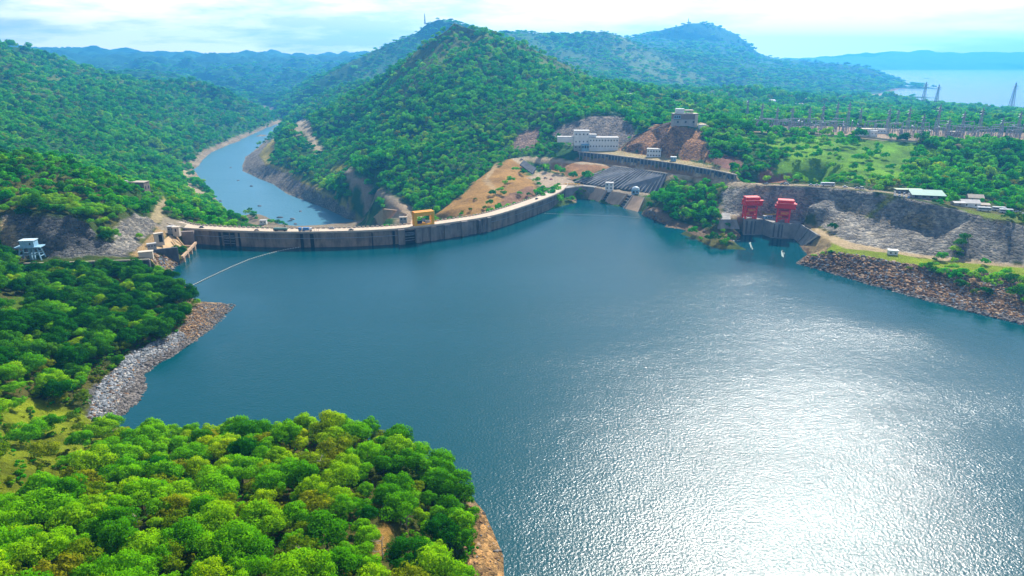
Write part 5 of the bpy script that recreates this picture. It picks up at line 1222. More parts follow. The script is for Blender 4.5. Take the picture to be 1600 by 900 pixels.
for px, py, rz, c, lab in ((852, 279, .4, 'dark grey', 'dark grey car on the platform behind the dam, near its middle'), (861, 281, .9, 'red', 'red car on the platform behind the dam'), (795, 247.6, 0, 'dark grey', 'dark car at the junction above the ochre slope'), (815, 249.5, .1, 'silver', 'silver car on the middle road near the junction')):
    p = gz(px, py); car(p + Vector((0, 0, .1)), rz, c, lab, 'cars near the dam platform')
ROADC = [(1182, 288), (1230, 288.6), (1290, 290.5), (1345, 295.3), (1395, 301.3)]
def road_at(px): return gz(px, np.interp(px, [a for a, b in ROADC], [b for a, b in ROADC]))
bus(road_at(1293) + Vector((0, 0, .1)), -.12, 'white', 'white bus with dark windows on the road along the cliff top', 'buses on the right bank')
for px, c, lab, v in ((1222, 'dark grey', 'dark car parked under the red earth slope', 0), (1228, 'white', 'white van parked under the red earth slope', 1), (1268, 'silver', 'silver car parked just behind the white bus', 0), (1277, 'white', 'white car parked close behind the white bus', 0), (1321, 'white', 'white car on the cliff road ahead of the bus', 0), (1337, 'silver', 'silver car on the cliff road, second ahead of the bus', 0), (1346, 'white', 'white van on the cliff road near the car port', 1), (1198, 'silver', 'silver car on the cliff road above the red cranes', 0), (1362, 'dark grey', 'dark grey car entering the parking by the car port', 0)):
    p = road_at(px); car(p + Vector((rs.uniform(-1, 1), rs.uniform(-1, 2), .1)), -.12, c, lab, 'cars along the cliff road', bool(v))
for k in range(9):
    px, py = 1398 + (k % 5) * 7.2, 301.8 + (k // 5) * 4.6 + (k % 5) * 1.0
    car(gz(px, py) + Vector((0, 0, .1)), 1.1, ['white', 'blue', 'silver', 'white', 'dark grey', 'white', 'silver', 'white', 'blue'][k], 'car in the crowded parking beside the teal roofed shed', 'parked cars by the teal shed')
for px, py, lab in ((1537, 330, 'white bus on the grass closest to the cliff edge bungalows'), (1560, 329.5, 'white bus in the middle of the three on the grass'), (1571, 333, 'white bus on the grass farthest from the bungalows')):
    bus(gz(px, py) + Vector((0, 0, .1)), -.25, 'white', lab, 'buses on the right bank', 9.5)
for px, py in ((1590, 332), (1598, 336), (1582, 338)): car(gz(px, py) + Vector((0, 0, .1)), -.3, 'white', 'white car on the bright grass beyond the three buses', 'cars on the grass')
for px, py in ((1401, 304), (1412, 305), (1426, 308), (1540, 331), (1565, 332), (1590, 334), (1450, 310)): clear(gz(px, py), 11)
# people walking on the dam
def person(pos, rz, top, legs, label):
    t = thing('person', label, 'person', pos, rz, 'people walking on the dam')
    bm = bmesh.new()
    sk = [(0, 0, .95), (0, 0, 1.2), (0, 0, 1.42), (0, 0, 1.56), (0, 0, 1.68), (.1, 0, .9), (.11, .08, .48), (.11, 0, .06), (-.1, 0, .9), (-.11, -.12, .48), (-.11, -.2, .06), (.2, 0, 1.4), (.25, .05, 1.12), (.24, .16, .9), (-.2, 0, 1.4), (-.25, -.03, 1.12), (-.24, .02, .88)]
    ed_ = [(0, 1), (1, 2), (2, 3), (3, 4), (0, 5), (5, 6), (6, 7), (0, 8), (8, 9), (9, 10), (2, 11), (11, 12), (12, 13), (2, 14), (14, 15), (15, 16)]
    rad = [.15, .14, .16, .06, .11, .1, .07, .05, .1, .07, .05, .065, .05, .04, .065, .05, .04]
    me = bpy.data.meshes.new('person'); me.from_pydata(sk, ed_, [])
    o = link('body', me, t, top); md = o.modifiers.new('skin', 'SKIN')
    for v, r0 in zip(me.skin_vertices[0].data, rad): v.radius = (r0, r0)
    me.skin_vertices[0].data[0].use_root = True
    o.modifiers.new('subd', 'SUBSURF').levels = 1
    MB().box(-.17, .17, -.12, .12, .55, .98).build('trousers', legs, t); MB().dome((0, 0, 1.70), .11, .12, .12, 8, 3).build('hair', M_DARK, t, smooth=True)
    return t
for k, (px, c) in enumerate(((486, M_DARK), (488.5, M_WHITE), (491, M_DARK), (494, M_BROWNW), (497, M_DARK))):
    p, r_ = dam_spot(px, 2.6 + .5 * (k % 2)); person(p, r_ + 1.57, c, M_DARK, ['person in dark clothes nearest the blue lorry, walking on the dam', 'person in a white top walking on the dam', 'person in dark clothes walking behind the white topped one', 'person in a brown top walking on the dam', 'person in dark clothes at the end of the walking row'][k])

# ------------------------------------------------------------------ things on the water
def float_line(name, label, pts, n, r, wire=.12):
    t = thing(name, label, 'float barrier', pts[0])
    ln = [0.0]
    for a, b in zip(pts[:-1], pts[1:]): ln.append(ln[-1] + (b - a).length)
    def at(s): i = max(k for k in range(len(ln) - 1) if ln[k] <= s); return pts[i].lerp(pts[i + 1], (s - ln[i]) / (ln[i + 1] - ln[i]))
    mb = MB()
    for a, b in zip(pts[:-1], pts[1:]): mb.bar(a, b, wire)
    rel(mb, t).build('cable', M_STEEL, t)
    for k in range(n):
        s = (k + .5) / n * ln[-1] * .999; p = at(s); q = at(min(s + .5, ln[-1] * .9995)); u = (q - p).normalized()
        rel(MB().tube(p - u * r * 1.7, p + u * r * 1.7, r, n=8), t).build('float', M_FLOAT, t, smooth=False)
    return t
fp = catmull([W(a, b, z=.25) for a, b in ((485, 384.5), (470, 386), (450, 389), (430, 393.5), (410, 399), (390, 405), (360, 417.5), (330, 431.5), (300, 446), (283, 455))], 12)
float_line('float_barrier', 'long white float barrier curving from the dam to the near wood', fp, 62, .34, .08)
fp = catmull([W(a, b, z=.2) for a, b in ((850, 333.5), (880, 334.5), (930, 336), (970, 338), (1003, 341))], 14)
float_line('float_barrier', 'thin straight float barrier across the old intake bay', fp, 40, .26, .06)
def foam(label, pts, seed):  # real shore foam, plus flat pale patches painted as the cranes' reflections
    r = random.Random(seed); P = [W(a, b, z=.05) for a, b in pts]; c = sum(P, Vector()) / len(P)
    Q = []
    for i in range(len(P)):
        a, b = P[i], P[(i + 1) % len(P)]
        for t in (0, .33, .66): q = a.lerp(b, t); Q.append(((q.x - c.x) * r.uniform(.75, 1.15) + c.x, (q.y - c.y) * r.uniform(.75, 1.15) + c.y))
    MBf = MB().prism(Q, .02, .1); o = MBf.build('foam', M_FOAM_REFL); tag(o, label, 'foam', kind='stuff')
foam('long pale streak painted as a reflection off the first crane', [(1170, 379), (1172, 377.5), (1176, 388), (1176.5, 391), (1174, 390)], 2)
foam('pale streak painted as a reflection off the second crane', [(1221, 392), (1224, 391), (1225.5, 397), (1223.5, 402), (1221, 399)], 3)
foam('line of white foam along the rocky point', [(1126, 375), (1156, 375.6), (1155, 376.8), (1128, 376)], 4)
house('river_hut', 'white hut with a flat roof on the small river island', 'hut', W(411, 350, z=-66), .1, [('wall', -4.5, 4.5, 0, 6, 0, 4.6, M_WHITE, M_ROOFG, 1, 2, 1.4, 1.4)])
for px, py, h in ((1086.5, 253, 9), (1100, 256, 10), (1222, 196, 14)):
    p = gz(px, py); o = thing('utility_pole', {1086.5: 'thin pole on the upper terrace, nearer the kiosk', 1100: 'thin pole on the upper terrace, nearer the trees', 1222: 'tall thin pole behind the switchyard front'}[px], 'pole', p); MB().tube((0, 0, -1), (0, 0, h), .16, .1, 6).build('shaft', M_STEEL, o); MB().bar((-1, 0, h - .6), (1, 0, h - .6), .15).build('crossbar', M_STEEL, o)
# ------------------------------------------------------------------ cut the ground to fit what is built into it, then link it
def carve(quad, drop=1.5, floor=None):
    """lower the ground below a built surface given by corner points"""
    q = [Vector(p) for p in quad]; x, y = TP[:, 0], TP[:, 1]
    c = sum(q, Vector()) / len(q); g = [c + (p - c) * 1.06 for p in q]
    k = in_poly(x, y, [(p.x, p.y) for p in g])
    if not k.any(): return
    if floor is not None: TP[k, 2] = np.minimum(TP[k, 2], floor); TDENS[k] = 0; return
    A = np.array([[p.x, p.y, 1] for p in q]); co_, *_ = np.linalg.lstsq(A, np.array([p.z for p in q]), rcond=None)
    TP[k, 2] = np.minimum(TP[k, 2], x[k] * co_[0] + y[k] * co_[1] + co_[2] - drop); TDENS[k] = 0
for q, dr, fl in CARVE: carve(q, dr, fl)
TBVH = BVHTree.FromPolygons([tuple(p) for p in TP[:, :3].tolist()], TT.tolist(), all_triangles=True)
def ground_material():
    m, nt = mat('ground')
    a = N(nt, 'ShaderNodeAttribute', attribute_name='Col')
    pos = position(nt)
    n1, n2 = noise(nt, 0.35, 6, 0.65, pos), noise(nt, 1.6, 5, 0.7, pos)
    c = mix_rgb(nt, 0.75, a.outputs['Color'], ramp(nt, n1, [(0.3, (0.62, 0.60, 0.58)), (0.7, (1.25, 1.2, 1.1))]), 'MULTIPLY')
    c = mix_rgb(nt, 0.6, c, ramp(nt, n2, [(0.3, (0.6, 0.6, 0.6)), (0.7, (1.3, 1.28, 1.2))]), 'MULTIPLY')
    # cracked blocks where the ground is bare rock (alpha of the ground colour)
    vo = nt.nodes.new('ShaderNodeTexVoronoi'); vo.feature = 'F1'; vo.inputs['Scale'].default_value = 0.42; vo.inputs['Randomness'].default_value = 1.0
    wv = nt.nodes.new('ShaderNodeVectorMath'); wv.operation = 'MULTIPLY'; L(nt, pos, wv.inputs[0]); wv.inputs[1].default_value = (1.0, 0.8, 1.7)
    w2 = nt.nodes.new('ShaderNodeVectorMath'); w2.operation = 'ADD'; L(nt, wv.outputs[0], w2.inputs[0])
    nn = nt.nodes.new('ShaderNodeTexNoise'); nn.inputs['Scale'].default_value = 0.25; nn.inputs['Detail'].default_value = 4; L(nt, pos, nn.inputs['Vector'])
    sc = nt.nodes.new('ShaderNodeVectorMath'); sc.operation = 'SCALE'; L(nt, nn.outputs['Color'], sc.inputs[0]); sc.inputs['Scale'].default_value = 5.0
    L(nt, sc.outputs[0], w2.inputs[1]); L(nt, w2.outputs[0], vo.inputs['Vector'])
    sep = nt.nodes.new('ShaderNodeSeparateColor'); L(nt, vo.outputs['Color'], sep.inputs[0])
    blk = ramp(nt, sep.outputs[0], [(0.0, (0.45, 0.46, 0.5)), (0.55, (0.95, 0.94, 0.93)), (1.0, (1.7, 1.55, 1.35))])
    c = mix_rgb(nt, a.outputs['Alpha'], c, mix_rgb(nt, 0.8, c, blk, 'MULTIPLY'))
    add = nt.nodes.new('ShaderNodeMath'); L(nt, n1, add.inputs[0]); L(nt, n2, add.inputs[1])
    hv = nt.nodes.new('ShaderNodeMath'); hv.operation = 'MULTIPLY'; L(nt, vo.outputs['Distance'], hv.inputs[0]); L(nt, a.outputs['Alpha'], hv.inputs[1])
    sb = nt.nodes.new('ShaderNodeMath'); sb.operation = 'MULTIPLY_ADD'; L(nt, hv.outputs[0], sb.inputs[0]); sb.inputs[1].default_value = -1.6; L(nt, add.outputs[0], sb.inputs[2])
    surface(nt, c, 0.95, sb.outputs[0], 1.0, 2.4, spec=0.1)
    return m
M_GROUND = ground_material()
me = bpy.data.meshes.new('ground')
me.vertices.add(len(TP)); me.vertices.foreach_set('co', TP[:, :3].astype(np.float32).ravel())
me.loops.add(len(TT) * 3); me.loops.foreach_set('vertex_index', TT.astype(np.int32).ravel())
me.polygons.add(len(TT)); me.polygons.foreach_set('loop_start', (np.arange(len(TT)) * 3).astype(np.int32))
me.update(calc_edges=True)
ca = me.color_attributes.new('Col', 'FLOAT_COLOR', 'POINT')
ca.data.foreach_set('color', np.hstack([GCOL, GROCK[:, None]]).astype(np.float32).ravel())
me.polygons.foreach_set('use_smooth', [True] * len(TT))
tag(link('ground', me, None, M_GROUND), kind='structure')

# ------------------------------------------------------------------ trees
def leaf_material(name, stops, trans=0.38):
    m, nt = mat(name)
    oi = N(nt, 'ShaderNodeObjectInfo'); g = N(nt, 'ShaderNodeNewGeometry')
    big = noise(nt, 0.012, 3, 0.6, position(nt))
    mm = N(nt, 'ShaderNodeMath', operation='MULTIPLY_ADD'); L(nt, oi.outputs['Random'], mm.inputs[0]); mm.inputs[1].default_value = 0.65
    m2 = N(nt, 'ShaderNodeMath', operation='MULTIPLY_ADD'); L(nt, big, m2.inputs[0]); m2.inputs[1].default_value = 1.1; m2.inputs[2].default_value = -0.37
    L(nt, m2.outputs[0], mm.inputs[2])
    c = ramp(nt, mm.outputs[0], stops)
    # leaf to leaf variation
    lv = ramp(nt, g.outputs['Random Per Island'], [(0.0, (0.62, 0.66, 0.6)), (0.75, (1.05, 1.05, 1.0)), (1.0, (1.5, 1.35, 1.0))])
    c = mix_rgb(nt, 1.0, c, lv, 'MULTIPLY')
    d = N(nt, 'ShaderNodeBsdfDiffuse'); L(nt, c, d.inputs[0])
    t = N(nt, 'ShaderNodeBsdfTranslucent')
    c2 = mix_rgb(nt, 1.0, c, (1.25, 1.45, 0.55), 'MULTIPLY'); L(nt, c2, t.inputs[0])
    s1 = N(nt, 'ShaderNodeMixShader'); s1.inputs[0].default_value = trans; L(nt, d.outputs[0], s1.inputs[1]); L(nt, t.outputs[0], s1.inputs[2])
    o = N(nt, 'ShaderNodeOutputMaterial'); L(nt, s1.outputs[0], o.inputs[0])
    return m
LEAF_BRIGHT = leaf_material('leaves_bright', [(0.0, (0.038, 0.18, 0.001)), (0.3, (0.085, 0.30, 0.002)), (0.6, (0.165, 0.41, 0.003)), (1.0, (0.36, 0.44, 0.004))], 0.44)
LEAF_DARK = leaf_material('leaves_dark', [(0.0, (0.010, 0.085, 0.004)), (0.5, (0.020, 0.14, 0.005)), (0.85, (0.060, 0.22, 0.005)), (1.0, (0.15, 0.27, 0.006))], 0.38)  # dark tone includes the shaded side of the left shore wood
LEAF_HILL = leaf_material('leaves_hill', [(0.0, (0.014, 0.17, 0.006)), (0.4, (0.045, 0.32, 0.006)), (0.75, (0.15, 0.45, 0.005)), (1.0, (0.32, 0.46, 0.010))], 0.48)
LEAF_OLIVE = leaf_material('leaves_olive', [(0.0, (0.08, 0.17, 0.003)), (0.5, (0.16, 0.24, 0.004)), (1.0, (0.30, 0.27, 0.012))], 0.42)
BARK = plain('bark', (0.16, 0.12, 0.085), (0.07, 0.05, 0.04), 1.5, 0.95)

def crown_mesh(name, seed, w, h, base, lobes, per_lobe, leaf, m, flat=0.75, spread=1.0):
    """crown of many small leaf sprays spread over uneven lobes; w width, h total height, base = height of the lowest leaves"""
    r = np.random.default_rng(seed)
    C = []
    cz = (base + h) / 2; rz = (h - base) / 2
    for i in range(lobes):
        u = r.uniform(-0.35, 1.0) if i else 0.9
        q = i * 2.39996 + r.uniform(-0.5, 0.5)
        rad = math.sqrt(max(0, 1 - u * u)) * w / 2 * 0.68 * r.uniform(0.55, 1.35) * spread
        lr = w * r.uniform(0.08, 0.205)
        C.append((rad * math.cos(q), rad * math.sin(q), cz + u * rz * 0.72 * r.uniform(0.6, 1.2), lr))
    V, Fc, Nn = [], [], []
    for cx, cy, cz_, lr in C:
        k = int(per_lobe * (lr / (w * 0.17)) ** 2)
        for _ in range(k):
            d = r.normal(size=3); d[2] = d[2] * 0.8 + 0.25; d /= np.linalg.norm(d)
            rr = lr * (1 + r.normal() * 0.10) if r.random() < 0.86 else lr * r.uniform(1.0, 1.35)
            p = np.array((cx, cy, cz_)) + d * rr * np.array((1, 1, flat))
            if p[2] < base * 0.8: continue
            t = d + r.normal(size=3) * 0.55; t /= np.linalg.norm(t)
            if t @ d < 0.15: t = d
            a = np.cross(t, r.normal(size=3)); a /= np.linalg.norm(a); b = np.cross(t, a)
            s = leaf * r.uniform(0.55, 1.25)
            n0 = len(V)
            for sa, sb in ((-1, -0.35), (0.1, -0.9), (1, 0.25), (-0.15, 0.85)):
                V.append(p + a * s * sa * r.uniform(0.7, 1.1) * 0.55 + b * s * sb * r.uniform(0.7, 1.1) * 0.55 - np.array((0, 0, 0.12 * s * abs(sa))))
            Fc.append((n0, n0 + 1, n0 + 2, n0 + 3))
            out = p - np.array((0, 0, cz * 0.8)); out /= np.linalg.norm(out) + 1e-6
            nn = d * 0.72 + out * 0.08 + t * 0.36; nn /= np.linalg.norm(nn)
            Nn += [nn] * 4
    me = mesh_np(name, V, Fc, True)
    me.materials.append(m)
    me.normals_split_custom_set_from_vertices([tuple(v) for v in Nn])
    return me
def trunk_mesh(name, seed, h, base, w, r0):
    r = random.Random(seed); mb = MB()
    top = Vector((r.uniform(-.4, .4), r.uniform(-.4, .4), base + (h - base) * 0.35))
    mb.tube((0, 0, -1.2), (top.x * .3, top.y * .3, base * 0.8), r0, r0 * .72, 7, False); mb.tube((top.x * .3, top.y * .3, base * 0.8), top, r0 * .72, r0 * .45, 7, False)
    for i in range(5):
        q = i * 1.257 + r.uniform(-.4, .4); a = Vector((top.x * .3, top.y * .3, base * 0.8)).lerp(top, r.uniform(0, .9))
        e = Vector((math.cos(q) * w * .3, math.sin(q) * w * .3, base + (h - base) * r.uniform(.4, .7))); md = a.lerp(e, .5) + Vector((0, 0, .5))
        mb.tube(a, md, r0 * .4, r0 * .28, 6, False); mb.tube(md, e, r0 * .28, r0 * .1, 6, False)
    me = bpy.data.meshes.new(name); me.from_pydata([tuple(v) for v in mb.v], [], mb.f); me.polygons.foreach_set('use_smooth', [True] * len(me.polygons)); me.materials.append(BARK); me.update()
    return me
#            name            w    h    base lobes per leaf  mat  flat
TREE_KINDS = {
    'broad':   [crown_mesh('crown', 11 + i, 11.0, 9.5, 2.2, 26, 300, 0.46, LEAF_BRIGHT, 0.72) for i in range(4)],
    'round':   [crown_mesh('crown', 31 + i, 8.5, 9.0, 1.8, 20, 270, 0.44, LEAF_BRIGHT, 0.9) for i in range(3)],
    'feather': [crown_mesh('crown', 41 + i, 8.0, 7.5, 1.4, 24, 150, 0.45, LEAF_OLIVE, 0.8, 1.15) for i in range(2)],
    'dark':    [crown_mesh('crown', 51 + i, 13.0, 11.0, 2.0, 27, 330, 0.56, LEAF_DARK, 0.72) for i in range(3)],
}
DIM = {'broad': (11.0, 9.5, 2.2, .30), 'round': (8.5, 9.0, 1.8, .24), 'feather': (8.0, 7.5, 1.4, .18), 'dark': (13.0, 11.0, 2.0, .38)}
TRUNKS = {k: [trunk_mesh('trunk', 70 + i + 10 * len(k), v[1], v[2], v[0], v[3]) for i in range(2)] for k, v in DIM.items()}
BUSH = [crown_mesh('bush', 91 + i, 3.4, 2.3, 0.0, 6, 120, 0.42, (LEAF_BRIGHT, LEAF_OLIVE, LEAF_HILL)[i], 0.8) for i in range(3)]
FARC = [crown_mesh('far crown', 101 + i, 10.0, 8.6, 0.8, 11, 95, 0.92, LEAF_HILL, 0.8) for i in range(4)]
FARD = [crown_mesh('far crown', 121 + i, 10.5, 9.0, 0.8, 11, 95, 0.92, LEAF_DARK, 0.8) for i in range(2)]
FARO = [crown_mesh('far crown', 131 + i, 8.5, 7.0, 0.4, 9, 50, 1.15, LEAF_OLIVE, 0.8) for i in range(2)]
FARB = [crown_mesh('far crown', 141 + i, 10.5, 8.6, 0.6, 10, 70, 1.15, LEAF_BRIGHT, 0.8) for i in range(2)]

def ground_face(x, y):
    h = TBVH.ray_cast(Vector((x, y, 2000)), Vector((0, 0, -1)))
    return h[0], h[2]
CLEAR_GRID = {}
for a, b, c in CLEAR:
    for i in range(int((a - c) // 40), int((a + c) // 40) + 1):
        for j in range(int((b - c) // 40), int((b + c) // 40) + 1): CLEAR_GRID.setdefault((i, j), []).append((a, b, c))
def seen(p, lift=16, margin=90):
    px, py = pix(p)
    if p[1] < 30 or not (-margin < px < 1600 + margin and -40 < py < 900 + margin * 2): return False
    t = Vector((p[0], p[1], p[2] + lift)); d = t - CAMP
    h = TBVH.ray_cast(CAMP, d.normalized(), d.length - 12)
    return h[0] is None
def scatter(d0, d1, spacing, seed, jit=0.85, az=(-46, 46), accept=None):
    r = np.random.default_rng(seed)
    x0, x1 = d1 * math.sin(R(az[0])), d1 * math.sin(R(az[1]))
    gx, gy = np.meshgrid(np.arange(x0, x1, spacing), np.arange(0, d1, spacing))
    gx = gx + r.uniform(-.5, .5, gx.shape) * spacing * jit + (np.arange(gx.shape[0]) % 2)[:, None] * spacing * .5; gy = gy + r.uniform(-.5, .5, gx.shape) * spacing * jit
    gx, gy = gx.ravel(), gy.ravel(); dd = np.hypot(gx, gy); an = np.degrees(np.arctan2(gx, gy))
    k = (dd > d0) & (dd <= d1) & (an > az[0]) & (an < az[1]); gx, gy = gx[k], gy[k]
    out = []
    for x, y, u in zip(gx.tolist(), gy.tolist(), r.random(len(gx)).tolist()):
        loc, fi = ground_face(x, y)
        if loc is None: continue
        dn = TDENS[TT[fi][0]]
        if u > dn or (accept and not accept(loc)): continue
        if any((x - a) ** 2 + (y - b) ** 2 < c * c for a, b, c in CLEAR_GRID.get((int(x // 40), int(y // 40)), ())): continue
        if not seen(loc): continue
        out.append(loc)
    return out

def stuff(name, protos, pts, scales, rots, idx, label, cat):
    """one object that carries many copies of a few shapes"""
    me = bpy.data.meshes.new(name)
    me.from_pydata([tuple(p) for p in pts], [], [])
    for nm, ty, key, data in (('scl', 'FLOAT_VECTOR', 'vector', np.asarray(scales, np.float32)), ('rot', 'FLOAT_VECTOR', 'vector', np.asarray(rots, np.float32)), ('idx', 'INT', 'value', np.asarray(idx, np.int32))):
        a = me.attributes.new(nm, ty, 'POINT'); a.data.foreach_set(key, data.ravel())
    o = link(name, me); tag(o, label, cat, kind='stuff')
    ng = bpy.data.node_groups.new(name, 'GeometryNodeTree')
    ng.interface.new_socket('Geometry', in_out='INPUT', socket_type='NodeSocketGeometry'); ng.interface.new_socket('Geometry', in_out='OUTPUT', socket_type='NodeSocketGeometry')
    gi, go = ng.nodes.new('NodeGroupInput'), ng.nodes.new('NodeGroupOutput')
    jn = ng.nodes.new('GeometryNodeJoinGeometry')
    for pm in reversed(protos):            # the last link into a join comes first
        po = bpy.data.objects.new(name + ' shape', pm)
        oi = ng.nodes.new('GeometryNodeObjectInfo'); oi.inputs['Object'].default_value = po; oi.inputs['As Instance'].default_value = True
        ng.links.new(oi.outputs['Geometry'], jn.inputs[0])
    ip = ng.nodes.new('GeometryNodeInstanceOnPoints'); ip.inputs['Pick Instance'].default_value = True
    def attr(nm, ty):
        a = ng.nodes.new('GeometryNodeInputNamedAttribute'); a.data_type = ty; a.inputs[0].default_value = nm
        return [s for s in a.outputs if s.enabled and s.name == 'Attribute'][0]
    ng.links.new(gi.outputs[0], ip.inputs['Points']); ng.links.new(jn.outputs[0], ip.inputs['Instance'])
    ng.links.new(attr('idx', 'INT'), ip.inputs['Instance Index'])
    e = ng.nodes.new('FunctionNodeEulerToRotation'); ng.links.new(attr('rot', 'FLOAT_VECTOR'), e.inputs[0]); ng.links.new(e.outputs[0], ip.inputs['Rotation'])
    ng.links.new(attr('scl', 'FLOAT_VECTOR'), ip.inputs['Scale'])
    ng.links.new(ip.outputs[0], go.inputs[0])
    md = o.modifiers.new(name, 'NODES'); md.node_group = ng
    return o

def plant_everything():
    r = np.random.default_rng(99)
    near = scatter(0, 345, 6.7, 1)
    mid = scatter(345, 640, 7.4, 2)
    near_all = sorted(near + mid, key=lambda p: (p - CAMP).length)
    single, rest = near_all[:300], near_all[300:]
    protos = {}
    for k in TREE_KINDS:
        protos[k] = [(c, TRUNKS[k][i % 2]) for i, c in enumerate(TREE_KINDS[k])]
    look = {'broad': 'broad bright green tree', 'round': 'compact round green tree', 'feather': 'thin yellow green tree', 'dark': 'large dark green tree'}
    for p in single:
        px, py = pix(p)
        u = r.random()
        shore = p.y > 258 or (px < 310 and py < 590)
        if shore: kind = 'dark' if u < .72 else ('round' if u < .88 else 'feather')
        else: kind = 'broad' if u < .45 else ('round' if u < .76 else ('feather' if u < .97 else 'dark'))
        meadow = px < 190 and 610 < py < 775
        if meadow: kind = 'feather'
        if shore: place, grp = 'in the wood behind the grey boulder shore', 'trees behind the boulder shore'
        elif px < 190 and py < 740: place, grp = 'on the grassy slope above the boulder shore', 'trees on the grassy slope'
        elif px > 640 and py > 700: place, grp = 'along the rocky outer edge of the near headland', 'trees along the rocky headland edge'
        elif py < 745: place, grp = 'on the water side crest of the near headland', 'trees on the headland crest'
        elif px < 330: place, grp = 'low on the near headland slope', 'trees low on the headland slope'
        else: place, grp = 'inside the wood on the near headland', 'trees inside the headland wood'
        c, tr = protos[kind][r.integers(len(protos[kind]))]
        s = (r.uniform(.3, .6) if meadow else r.uniform(.5, 1.15)) * (0.9 if kind == 'dark' and not shore else 1.0)
        t = thing('tree', f'{look[kind]} {place}', 'tree', p, r.uniform(0, 6.28), grp)
        t.scale = (s * r.uniform(.9, 1.12), s * r.uniform(.9, 1.12), s * r.uniform(.88, 1.15))
        link('trunk', tr, t); link('crown', c, t)
    # a few bare grey trees
    DEAD = plain('dead_wood', (0.34, 0.30, 0.26), (0.22, 0.19, 0.16), 1.5, 0.95)
    for k in range(16):
        p = near_all[int(r.integers(20, 260))]; p = p + Vector((r.uniform(-4, 4), r.uniform(-4, 4), 0)); mb = MB(); h = r.uniform(6, 9)
        top = Vector((r.uniform(-.6, .6), r.uniform(-.6, .6), h * .8)); mb.tube((0, 0, -1), top, .2, .07, 6, False)
        for q in range(9):
            a = top * r.uniform(.35, 1.0); an = r.uniform(0, 6.28); l = r.uniform(1.2, 2.8); e = a + Vector((math.cos(an) * l, math.sin(an) * l, r.uniform(.6, 2.2)))
            mb.tube(a, e, .08, .03, 5, False)
            for w_ in range(2): mb.tube(a.lerp(e, .6), e + Vector((r.uniform(-1, 1), r.uniform(-1, 1), r.uniform(0, 1))), .045, .02, 4, False)
        o = mb.build('bare_tree', DEAD); o.location = (p.x, p.y, ground(p.x, p.y)); tag(o, 'leafless grey tree standing among the green crowns of the near wood', 'tree', 'bare trees in the near wood')
    # the remaining wood
    pts, scl, rot, idx = [], [], [], []
    NEARC = TREE_KINDS['broad'] + TREE_KINDS['round'] + TREE_KINDS['feather'] + TREE_KINDS['dark']
    ALL = FARC + FARD + FARO + FARB + NEARC
    nC, nD, nO, nB = len(FARC), len(FARD), len(FARO), len(FARB); nF = nC + nD + nO + nB
    nb_, nr_, nf_, nd_ = (len(TREE_KINDS[k]) for k in ('broad', 'round', 'feather', 'dark'))
    def put_near(p, s, w):
        pts.append(p); q = s * r.uniform(.5, 1.2); scl.append((q * r.uniform(.9, 1.15), q * r.uniform(.9, 1.15), q * r.uniform(.85, 1.15))); rot.append((0, 0, r.uniform(0, 6.28)))
        k = r.choice(4, p=w); base, n = ((nF, nb_), (nF + nb_, nr_), (nF + nb_ + nr_, nf_), (nF + nb_ + nr_ + nf_, nd_))[k]; idx.append(base + r.integers(n))
    def put(p, s, weights):
        pts.append(p); q = s * (r.uniform(.38, .75) if r.random() < .3 else r.uniform(.7, 1.35)) * (1 + .45 * float(fbm(np.array([p.x]), np.array([p.y]), 130, 2, .5, 97)[0]))
        scl.append((q * r.uniform(.9, 1.15), q * r.uniform(.9, 1.15), q * r.uniform(.8, 1.2) * (1.0 if p.y < 2600 else .55))); rot.append((0, 0, r.uniform(0, 6.28)))
        k = r.choice(4, p=weights); base, n = ((0, nC), (nC, nD), (nC + nD, nO), (nC + nD + nO, nB))[k]
        idx.append(base + r.integers(n))
    for p in rest:
        px, py = pix(p)
        if p.y < 335 and not (px < 310 and py < 590): put_near(p, .95, (.45, .35, .16, .04))
        elif px < 320 and py > 395: put_near(p, 1.0, (.14, .12, .04, .70))
        elif px < 320: put_near(p, 0.95, (.50, .22, .14, .14))
        else: put(p, 1.0, (.35, .5, .05, .1))
    for d0, d1, sp, s, w in ((640, 1100, 6.9, .95, (.79, .08, .03, .10)), (1100, 1750, 8.8, 1.15, (.80, .08, .08, .04)), (1750, 2700, 13.5, 1.5, (.78, .07, .13, .02)), (2700, 4200, 22, 2.2, (.75, .2, .05, 0)), (4200, 5600, 34, 3.0, (.8, .2, 0, 0))):
        for p in scatter(d0, d1, sp, int(d0), accept=lambda q: not (q.z < 1 and q.y > 1900 and q.x > 700)): put(p, s, w)
    print('woodland copies', len(pts))
    stuff('woodland', ALL, pts, scl, rot, idx, 'dense green woodland covering the slopes and hills around the water', 'woodland')
    # undergrowth on the near ground
    up = scatter(0, 420, 3.3, 5, accept=lambda q: True)
    n = len(up); s = r.uniform(.45, 1.15, n)
    stuff('undergrowth', BUSH, up, np.stack([s, s, s * r.uniform(.7, 1.2, n)], 1), np.stack([np.zeros(n), np.zeros(n), r.uniform(0, 6.28, n)], 1), r.integers(0, 3, n), 'low green and yellowish scrub under the trees of the near shore', 'undergrowth')
import os
if not os.environ.get('BARE'): plant_everything()
